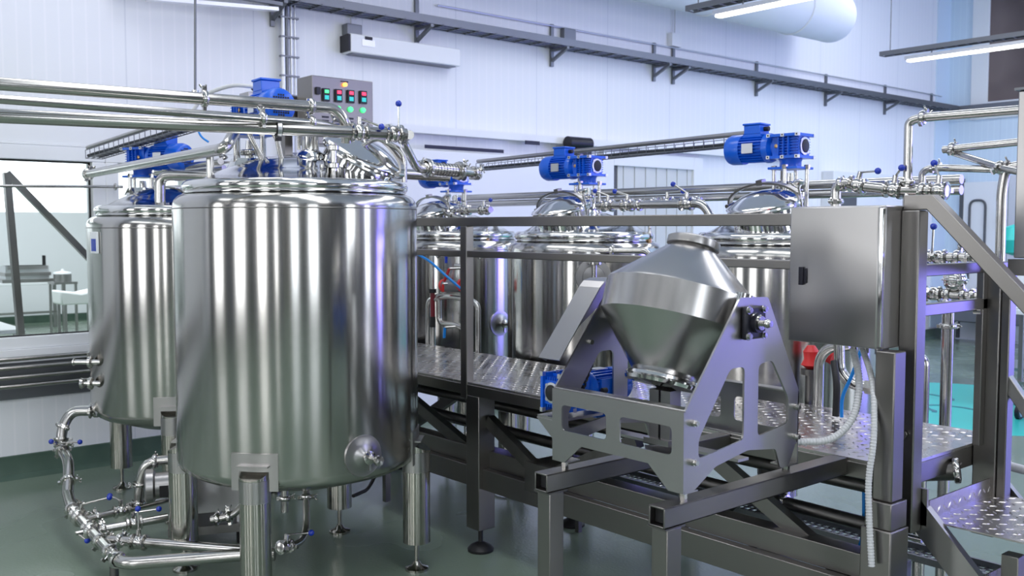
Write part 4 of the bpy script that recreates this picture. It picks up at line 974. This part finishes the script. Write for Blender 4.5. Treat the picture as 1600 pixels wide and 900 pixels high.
# low pipes over the middle tank's front shoulder
pipe('short bent pipe on the front shoulder of the middle rear tank', [P(925,400,d=6.5),P(928,391,d=6.5),P(1008,391,d=6.4),P(1018,402,d=6.4)], .02, bend=.03, clamps=((1,.35,.4),))
pipe('short bent pipe on the shoulder of the far rear tank', [P(682,402,d=7.4),P(690,394,d=7.4),P(740,394,d=7.3),P(750,404,d=7.3)], .016, bend=.03)
for (px, d_, lb) in ((762,7.8,'brass tipped relief valve on the far rear tank'),(1015,6.8,'brass tipped relief valve right of the middle rear tank')):
    c0, c1 = P(px,388,d=d_), P(px,354,d=d_)
    t = thing('relief_valve', c0, lb, 'valve'); MB().cyl(c0-V(0,0,.10), c0.lerp(c1,.45), .016).build('valve_base', M['brass'], t)
    MB().lathe([(.012,.0),(.02,.01),(.02,.04),(.012,.05),(.012,.085),(.006,.09)], c0.lerp(c1,.45), V(0,0,1), 14).build('valve_spring_cap', M['pipe'], t)

# ------------------------------------------------------------------ piping in front of the far rear tank
yp = 4.34
pp = lambda px, py, d=None: P(px, py, y=yp if d is None else d)
pipe('hooked steel pipe with arch top left of the railing post', [pp(669,560),pp(669,468),pp(700,463),pp(735,468),pp(747,476),pp(747,572)], .020, bend=.06, clamps=((1,.5,.4),))
pipe('J shaped steel pipe behind the railing post', [pp(686,466),pp(686,505),pp(712,507),pp(728,515),pp(730,568)], .020, bend=.06)
pipe('tall steel pipe with bent top right of the railing post', [P(712,415,y=4.38),P(734,418,y=4.38),P(734,572,y=4.38)], .018, bend=.06)
t = thing('air_regulator', pp(675,460), 'black and dark red air regulator in front of the far rear tank', 'regulator')
c = P(676,470,y=4.30)
MB().cyl(c+V(0,0,.06),c+V(0,0,.09),.03).cyl(c-V(0,0,.20),c-V(0,0,.12),.022).build('regulator_cap', M['black'], t)
MB().cyl(c-V(0,0,.12),c+V(0,0,.06),.018).build('regulator_body', mat('dark_red_plastic',(.16,.01,.02),.4), t)
MB().cyl(c-V(0,0,.36),c-V(0,0,.20),.022).build('bowl', M['pipe'], t)
MB().cyl(c+V(0,0,.09),c+V(0,0,.34),.016).build('riser', M['pipe'], t)
MB().cyl(c-V(0,0,.40),c-V(0,0,.36),.024).build('brass_nut', M['brass'], t)
for k, (x0, y0, x1, y1, mm, lb) in enumerate(((702,420,694,440,'redp','upper red lever beside the railing post'),(692,444,692,456,'redp','lower red lever beside the railing post'),(695,512,694,528,'bluep','small blue lever low beside the railing post'),(697,400,697,411,'knob','small dark blue lever under the middle rail'),)):
    t = tag(MB().bar(P(x0,y0,y=4.22),P(x1,y1,y=4.22),.018,.01).build('valve_lever', M[mm], o=P(x0,y0,y=4.22)), lb, 'lever')
    MB().cyl(P(x0,y0,y=4.22), P(x0,y0,y=4.22)+V(0,.12,0), .008).build('lever_stem', M['fit'], t)
tag(MB().tube([P(650,396,y=4.1),P(672,408,y=4.1),P(690,425,y=4.1),P(712,444,y=4.15),P(728,458,y=4.2)], .009, bend=.1).build('air_line', M['bluep'], o=P(650,396,y=4.1)), 'bright blue air line slanting down behind the railing post', 'air line')
t = thing('actuator', P(705,445,y=4.25), 'grey pneumatic actuator behind the railing post', 'actuator')
MB().cyl(P(694,446,y=4.3), P(722,448,y=4.3), .045).build('cylinder_body', M['trayb'], t)
for px in (694, 722): MB().cyl(P(px-1,446,y=4.3), P(px+2,446,y=4.3), .048).build('end_ring', M['redp'], t)

# ------------------------------------------------------------------ right hand pipes
yr = 4.5
R_ = lambda px, py, y=yr: P(px, py, y=y)
pipe('elbow and valve line rising behind the blank control cabinet', [R_(1306,330),R_(1306,292),R_(1322,285),R_(1345,291),R_(1400,297),R_(1478,298)], .026, bend=.06,
     clamps=((0,.4,.5),(4,.55,.4),(1,.6,.4)), valves=((2,.75,V(.75,-.3,.0),.13,V(0,0,1)),(3,.93,V(.6,-.5,.4),.08,V(0,0,1)),(4,.85,V(-.3,.2,.5),.08,V(0,0,1))))
t = pipe('tall riser pipe turning right at the top above the cabinet', [R_(1417,330),R_(1420,190),R_(1438,184),R_(1600,171)], .021, bend=.09, clamps=((0,.33,.5),(2,.03,.9)))
pipe('short riser turning right beside the tall one', [R_(1439,320,4.6),R_(1441,268,4.6),R_(1456,262,4.6),R_(1572,265,4.6)], .017, bend=.07, clamps=((2,.05,.4),(2,.98,.4)))
pipe('steel pipe heading right with clamp end below the tall riser', [R_(1474,234,4.7),R_(1600,221,4.7)], .018, clamps=((0,.12,.6),))
pipe('sloping steel pipe under the clamp ended one', [R_(1482,236,4.75),R_(1570,264,4.5),R_(1600,270,4.45)], .016, clamps=((0,.92,.6),))
pipe('tall hooked riser pipe near the right edge', [R_(1600,258,4.55),R_(1572,262,4.55),R_(1565,300,4.55),R_(1562,420,4.55)], .022, bend=.09)
pipe('vertical drop pipe seen through the end gate', [R_(1482,470,4.7),V(R_(1482,470,4.7).x,4.7,.0)], .028, clamps=((0,.08,.5),(0,.02,2.)))
pipe('short capped riser at the far corner of the deck', [R_(1425,555,4.6),R_(1443,562,4.6),V(R_(1443,562,4.6).x,4.6,0)], .03, bend=.07)
zc2 = R_(1490,402,4.6).z
pipe('upper valve line behind the end gate', [R_(1440,402,4.6),R_(1535,402,4.6)], .022, clamps=((0,.6,.9),(0,.8,.3)), valves=((0,.28,V(.03,0,1),.13,V(.6,-.6,.2)),))
t = pipe('lower valve line behind the end gate', [R_(1440,458,4.6),R_(1535,463,4.6)], .022, clamps=((0,.45,.9),(0,.7,2),(0,.85,.3)), valves=((0,.2,V(-.5,0,.3),.07,V(.3,-.6,.2)),))
t = tag(MB().sphere(R_(1492,437,4.6), .055, 20, 12).torus(R_(1492,437,4.6),(0,0,1),.056,.006).build('float_ball', M['dome'], o=R_(1492,437,4.6)), 'shiny round steel bulb between the two gate bars', 'valve')
MB().cyl(R_(1492,437,4.6), R_(1492,404,4.6), .02).build('bulb_neck', M['fit'], t)
# bits below the cabinet
pipe('steel pipe bending over below the blank cabinet', [P(1278,650,y=4.3),P(1280,560,y=4.3),P(1296,542,y=4.3),P(1330,540,y=4.3)], .026, bend=.07)
t = pipe('steel J pipe with hex union below the blank cabinet', [P(1311,530,y=4.2),P(1312,580,y=4.2),P(1330,600,y=4.2),P(1368,606,y=4.2)], .026, bend=.09)
q = P(1362,605,y=4.2); MB().cyl(q-V(.025,0,0), q+V(.02,0,0), .037, n=6).build('hex_union', M['pipe'], t)
t = thing('red_valve', P(1267,575,y=4.4), 'dark red valve with grey fittings left of the bent pipe below the cabinet', 'valve')
c = P(1267,570,y=4.4)
MB().lathe([(.02,0),(.05,.02),(.035,.05),(.04,.09),(.02,.12)], c-V(0,0,.02)).cyl(P(1295,552,y=4.4),P(1306,558,y=4.4),.045).build('valve_bonnet', M['redp'], t)
MB().cyl(c-V(0,0,.05), c-V(0,0,.02), .05).cyl(c-V(0,0,.35), c-V(0,0,.05), .028).build('valve_body', M['dark'], t)
tag(MB().tube([P(1303,565,y=4.15),P(1308,600,y=4.1),P(1306,650,y=4.1)], .017, bend=.2).build('black_hose', M['black'], o=P(1306,650,y=4.1)), 'black hose hanging between the pipes below the cabinet', 'hose')
tag(MB().tube([P(1345,548,y=4.0),P(1330,590,y=4.0),P(1315,620,y=4.0),P(1315,652,y=4.0)], .008, bend=.2).build('air_line', M['bluep'], o=P(1315,652,y=4.0)), 'blue air line curving down below the cabinet', 'air line')
def ribbed(label, pts, r):
    p = fillet(pts, .14, 10); mb = MB().tube(p, r*.9, 14, bend=.001)
    L = 0; nxt = 0
    for i in range(len(p)-1):
        a, b = p[i], p[i+1]; d = (b-a).length
        while nxt <= L + d and d > 0:
            c = a.lerp(b, (nxt-L)/d); mb.torus(c, b-a, r*.88, r*.16, 14, 5); nxt += .011
        L += d
    return tag(mb.build('ribbed_hose', M['hose'], o=pts[0]), label, 'hose')
ribbed('ribbed grey hose looping from the cabinet to the mixer frame', [P(1333,545,y=3.42),P(1345,600,y=3.36),P(1335,655,y=3.30),P(1300,690,y=3.22),P(1246,690,y=3.13)], .014)
ribbed('ribbed grey hose running down the left side of the support column', [P(1348,545,y=3.42),P(1366,600,y=3.32),P(1366,690,y=3.25),P(1356,750,y=3.24),P(1358,810,y=3.24),P(1362,885,y=3.24)], .012)

# ------------------------------------------------------------------ wall side control panel
kx = -6.2
q0, q1 = P(487,117,x=kx), P(583,192,x=kx)
t = thing('switchboard', (kx-.1, (q0.y+q1.y)/2, 1.0), 'steel control panel with lit lamps and displays above the far end of the walkway', 'switchboard')
PZ0, PZ1 = q1.z-.18, q0.z
MB().box(kx-.22, kx, q0.y, q1.y, PZ0, PZ1).build('panel_box', M['frame'], t, bevel=.005)
def on(px, py): return P(px, py, x=kx+.001)
def rect(px0, py0, px1, py1, th, name, m, par):
    a, b = on(px0, py0), on(px1, py1)
    return MB().box(kx, kx+th, a.y, b.y, (b.z), (a.z)).build(name, M[m], par)
rect(493,136,499,148,.02,'latch','blackm',t)
rect(532,126,544,129,.004,'lamp_label','blackm',t)
MB().cyl(on(538,132.5), on(538,132.5)+V(.02,0,0), .014).build('orange_lamp', M['lamp_o'], t, label='lit orange lamp')
for k, px in enumerate((508.5, 528, 547, 566.5)):
    dy = k*1.3
    c_ = rect(px-5, 138+dy, px+5, 159+dy, .02, 'temperature_controller', 'blackm', t)
    a, b = on(px-3, 140.5+dy), on(px+3, 146+dy)
    MB().box(kx+.02,kx+.023,a.y,b.y,b.z,a.z).build('upper_display', M['disp_r'] if k else M['lamp_g'], c_)
    a, b = on(px-3.2, 149+dy), on(px+3.2, 156+dy)
    MB().box(kx+.02,kx+.023,a.y,b.y,b.z,a.z).build('lower_display', M['disp_g'], c_)
    MB().cyl(on(px, 168.5+dy), on(px,168.5+dy)+V(.018,0,0), .0165).lathe([(.0165,0),(.019,.0),(.019,.008),(.0165,.01)], on(px,168.5+dy),(1,0,0),18).build('green_lamp', M['lamp_g'], t, label='lit green lamp')
    rect(px-5, 181+dy, px+5, 184.5+dy, .006, 'rocker_switch', 'blackm', t); rect(px-5, 187+dy, px+5, 190+dy, .006, 'rocker_switch', 'blackm', t)
MB().box(kx-.16, kx-.10, (q0.y+q1.y)/2-.03, (q0.y+q1.y)/2+.03, 1.0, PZ0).build('stand_tube', M['frame'], t)
kb0, kb1 = P(388,136,x=-6.45), P(484,196,x=-6.45)
t = thing('side_cabinet', (-6.5,(kb0.y+kb1.y)/2,1.0), 'plain steel cabinet behind the nearest motor, left of the control panel', 'cabinet')
MB().box(-6.6,-6.45,kb0.y,kb1.y-.03,kb1.z,kb0.z-.03).build('cabinet_body', M['plate'], t, bevel=.005)
MB().cyl(P(396,138,x=-6.449), P(396,138,x=-6.449)+V(.02,0,0), .02).build('key_lock', M['blackm'], t)
MB().box(-6.56,-6.50,kb0.y+.3,kb0.y+.36,0.02,kb1.z).build('stand_tube', M['frame'], t)

# ------------------------------------------------------------------ floor manifold and pump at the left
def G(px, py, z): return P(px, py, z=z)
a2 = D2R(ang_px(*T2, .60, 162)); o2 = P(164,642,d=6.55)
t = pipe('outlet pipe dropping from the far left tank to the floor manifold', [o2 + CAMR*.03, P(112,642,d=6.50), P(97,668,d=6.45), P(95,700,d=6.4), P(108,722,d=6.2), P(106,772,d=5.95)], .034, bend=.11,
     clamps=((1,.95,.4),(3,.2,.8),(4,.6,.2)), valves=((0,.35,CAMR*.3+V(0,0,.05),.02,V(0,0,1)),(2,.85,CAMR*1.0+V(0,0,.05),.16,-CAMF)))
MB().sphere(P(80,690,d=6.3), .017).build('knob', M['knob'], t); MB().cyl(P(80,690,d=6.3), P(95,700,d=6.4), .006).build('lever', M['fit'], t)
m0, m1, m2, m3 = P(106,772,d=5.95), P(112,795,d=5.8), P(190,882,d=5.0), P(385,866,d=5.0)
md = (m2-m1).normalized()
t = pipe('diagonal floor manifold pipe with blue handled valves at the lower left', [m0, m1, m2 , m3, m3 + CAMR*.15], .034, bend=.10,
     clamps=((1,.02,.8),(1,.62,.8),(1,.80,.8),(1,.93,2.4)), valves=((1,.16,CAMR*1.0+V(0,0,.25),.17,CAMR*.3+V(0,0,1)),(1,.42,CAMR*.4-V(0,0,.3),.07,-CAMR)))
MB().cyl(P(178,885,d=5.1)-V(0,0,.25), P(178,876,d=5.1)-V(0,0,.03), .024).build('support_stub', M['dark'], t)
for k, (f, e, hpx) in enumerate(((.24, (262,795), None), (.44, (262,800), None), (.58, (378,808), None))):
    b0 = m1.lerp(m2, f); 
    ends = (P(275,792,d=6.0), P(262,806,d=5.65), P(382,808,d=5.15))
    b1 = ends[k]; b1.z = b0.z + (.03, .02, .0)[k]
    hd = ((CAMR*.0+V(0,0,.0)-CAMR*.4+V(0,0,.2)), (CAMR*1.0+V(0,0,.15)), V(0,0,1))[k]
    pipe(('rear','middle','front')[k] + ' branch pipe from the floor manifold toward the pump', [b0, b1], (.022,.024,.027)[k], clamps=((0,.15,.6),),
         valves=((0,(.40,.55,.28)[k],hd,(.07,.15,.12)[k], V(0,0,1)),))
t = pipe('pump riser pipe curving under the nearest tank', [P(216,785,d=5.85), P(219,755,d=5.85), P(228,722,d=5.85), P(300,714,d=5.9)], .03, bend=.10, clamps=((0,.0,.7),(0,.95,.4),(2,.2,.4)))
c = P(252,790,d=5.75)
t = thing('pump_unit', (c.x, c.y, 0), 'steel pump with round face and boxed motor cover under the nearest tank', 'pump')
ax = V(0,1,0); ax = (CAMR*.96+CAMF*.3).normalized(); sd = V(-ax.y, ax.x, 0); up = V(0,0,1); c.z = .36
MB().lathe([(.04,-.03),(.085,-.03),(.10,-.02),(.10,.02),(.085,.03)], c-ax*.06, ax, 36).build('pump_head', M['plate'], t)
MB().lathe([(.075,0),(.08,.10),(.10,.11)], c-ax*.03, ax, 32).build('adapter', M['plate'], t)
MB().obox(c+ax*.02-sd*.076-V(0,0,.02), ax*.05, sd*.01, up*.07).build('adapter_window', M['black'], t)
L = .42; body = []
pr = [(-.13,-.16),(.13,-.16),(.13,.08),(.08,.15),(-.08,.15),(-.13,.08)]
pl_ = MB().plate(pr, [], c+ax*.08, sd, up, L if sd.cross(up).dot(ax) > 0 else -L); pl_.build('motor_cover', M['plate'], t, bevel=.006)
MB().obox(c+ax*.28-V(0,0,.255), ax*.48, sd*.30, up*.05).build('base_frame', M['frame'], t)
for a_ in (.1,.45):
    for b_ in (-.1,.1): MB().cyl(c+ax*a_+sd*b_-V(0,0,.24), c+ax*a_+sd*b_-V(0,0,.15), .02).build('mount', M['hose'], t)
for a_ in (.1,.45):
    for b_ in (-.1,.1): MB().cyl(V(*(c+ax*a_+sd*b_)[:2],0), c+ax*a_+sd*b_-V(0,0,.27), .018).build('base_foot', M['black'], t)
# drain under the nearest tank
dz = P(478,770,d=5.45)
t = pipe('drain pipe with blue handled valve under the nearest tank', [P(478,755,d=5.4), P(479,830,d=5.25), P(468,850,d=5.1), P(440,855,d=4.95)], .020, bend=.07, clamps=((0,.3,.3),), valves=((2,.8,CAMR*1.0+V(0,0,.08),.13,V(0,0,1)),))
t = pipe('short capped drain stub under the middle of the nearest tank', [P(445,752,d=5.5), P(445,800,d=5.5)], .022, clamps=((0,.55,.3),))
pipe('pipe between the pump and the front leg of the nearest tank', [P(330,812,d=5.3), P(365,806,d=5.3), P(385,780,d=5.35)], .02, bend=.05, clamps=((0,.3,.5),(0,.8,1.5)))
# ------------------------------------------------------------------ hoses and cables on the floor
tag(MB().tube([G(552,775,.12), G(575,765,.10), G(588,740,.2), G(592,715,.4)], .012, bend=.2).build('black_cable', M['black'], o=G(552,775,.12)), 'black cable curving up behind the right leg of the nearest tank', 'cable')
tag(MB().tube([G(752,745,.02), G(775,770,.02), G(815,772,.02), G(850,755,.02)], .010, bend=.3).build('white_cable', M['hose'], o=G(752,745,.02)), 'white cable lying in a loop on the floor under the walkway', 'cable')
tag(MB().tube([P(962,715,y=3.9), P(955,740,y=3.85), P(935,752,y=3.9), P(912,757,y=3.95)], .007, bend=.1).build('air_line', M['bluep'], o=P(962,715,y=3.9)), 'blue air line looping under the mixer between the beams', 'air line')
tag(MB().tube([P(1335,700,y=3.8), P(1350,750,y=3.8), P(1350,840,y=3.8), P(1330,880,y=3.8)], .008, bend=.2).build('air_line', M['bluep'], o=P(1335,700,y=3.8)), 'blue air line hanging beside the support column under the deck', 'air line')
for (pts, lb) in (([(1160,775),(1140,800),(1110,812),(1080,815)], 'black hose crossing low behind the right beam post'), ([(1232,790),(1215,820),(1195,835),(1170,842)], 'black hose curling under the right end of the walkway')):
    tag(MB().tube([P(a, b, y=3.95) for a, b in pts], .013, bend=.15).build('black_hose', M['black'], o=P(*pts[0], y=3.95)), lb, 'hose')
t = pipe('horizontal outlet stub under the deck end with round cap', [P(1400,738,y=3.8),P(1500,735,y=3.9)], .04, m='dark', clamps=((0,.95,.4),))
t = pipe('clear hose end with clamp valve at the far right', [P(1556,725,y=4.4),P(1572,727,y=4.4),P(1640,745,y=4.4)], .02, m='hose', clamps=((0,.6,.4),(0,.1,2)), )
# ------------------------------------------------------------------ floor marking, carts in the background
dc = P(1495,633,z=0)
mb = MB().lathe([(1.55,0),(1.55,.003),(.001,.004)], (dc.x,dc.y,0), n=64)
t = tag(mb.build('floor_marking', M['teal'], o=(dc.x,dc.y,0)), 'teal round floor marking behind the walkway end', 'floor marking')
for k, (a, b, r) in enumerate(((-.5,.2,.35),(.1,-.3,.3),(-.2,-.6,.25),(.4,.3,.3),(-.7,-.3,.2))):
    q = [V(dc.x+a+r*math.cos(x*.5), dc.y+b+r*.6*math.sin(x*.5), .006) for x in range(9)]
    m_ = MB()
    for i in range(8): m_.bar(q[i], q[i+1], .05, .003)
    m_.build('marking_stroke', M['tealdark'], t)
def cart(px, py, lb, h=.85, L=1.0, Wd=.6, top=True):
    c = P(px, py, z=0); t = thing('steel_cart', c, lb, 'cart')
    for a in (0, 1):
        for b in (0, 1):
            q = c + V(a*L*.2, b*Wd, 0) + V(a*L, -a*.1, 0)
            lg = MB().box(q.x-.02,q.x+.02,q.y-.02,q.y+.02,.14,h).build('leg', M['plate'], t)
            MB().cyl(q+V(-.02,0,.07), q+V(.02,0,.07), .07).build('caster', M['blackm'], lg)
            MB().cyl(q+V(-.024,0,.07), q+V(.024,0,.07), .045).build('wheel_hub', M['alum'], lg)
    MB().box(c.x-.03,c.x+L*1.2+.03,c.y-.12,c.y+Wd+.03,h,h+.04).build('cart_top', M['white'], t)
    MB().box(c.x-.02,c.x+L*1.2+.02,c.y-.1,c.y+Wd+.02,.36,.39).build('lower_shelf', M['plate'], t)
    return t
cart(1532, 622, 'steel cart on casters seen through the walkway end gate', h=1.0)
t = cart(1592, 655, 'white topped cart behind the far corner post', h=1.05)
c = P(1600, 500, d=11.2)
tag(MB().box(c.x-.25,c.x+.7,c.y-.1,c.y+.6,1.09,1.45).build('wrapped_package', M['cloth'], o=(c.x,c.y,1.09), bevel=.06), 'white wrapped bundle lying on the cart at the right edge', 'package')
t = tag(MB().lathe([(.001,-.2),(.12,-.16),(.18,0),(.12,.16),(.001,.2)], P(1583,375,y=13), (0,0,1), 20).build('hanging_bag', M['teal'], o=P(1583,375,y=13)), 'teal rounded bag on the far wall left of the steel box', 'bag')
c = V(-7.4, YW-.3, 0)
t = thing('far_bench', (c.x, c.y, 0), 'low grey bench against the far wall behind the gate', 'bench')
MB().box(c.x-.3,c.x+1.2,YW-.7,YW-.1,.35,.75).build('bench_body', M['trayb'], t, bevel=.02)
for a_ in (-.2, 1.1): MB().box(c.x+a_-.03,c.x+a_+.03,YW-.6,YW-.5,0,.35).build('leg', M['frame'], t)
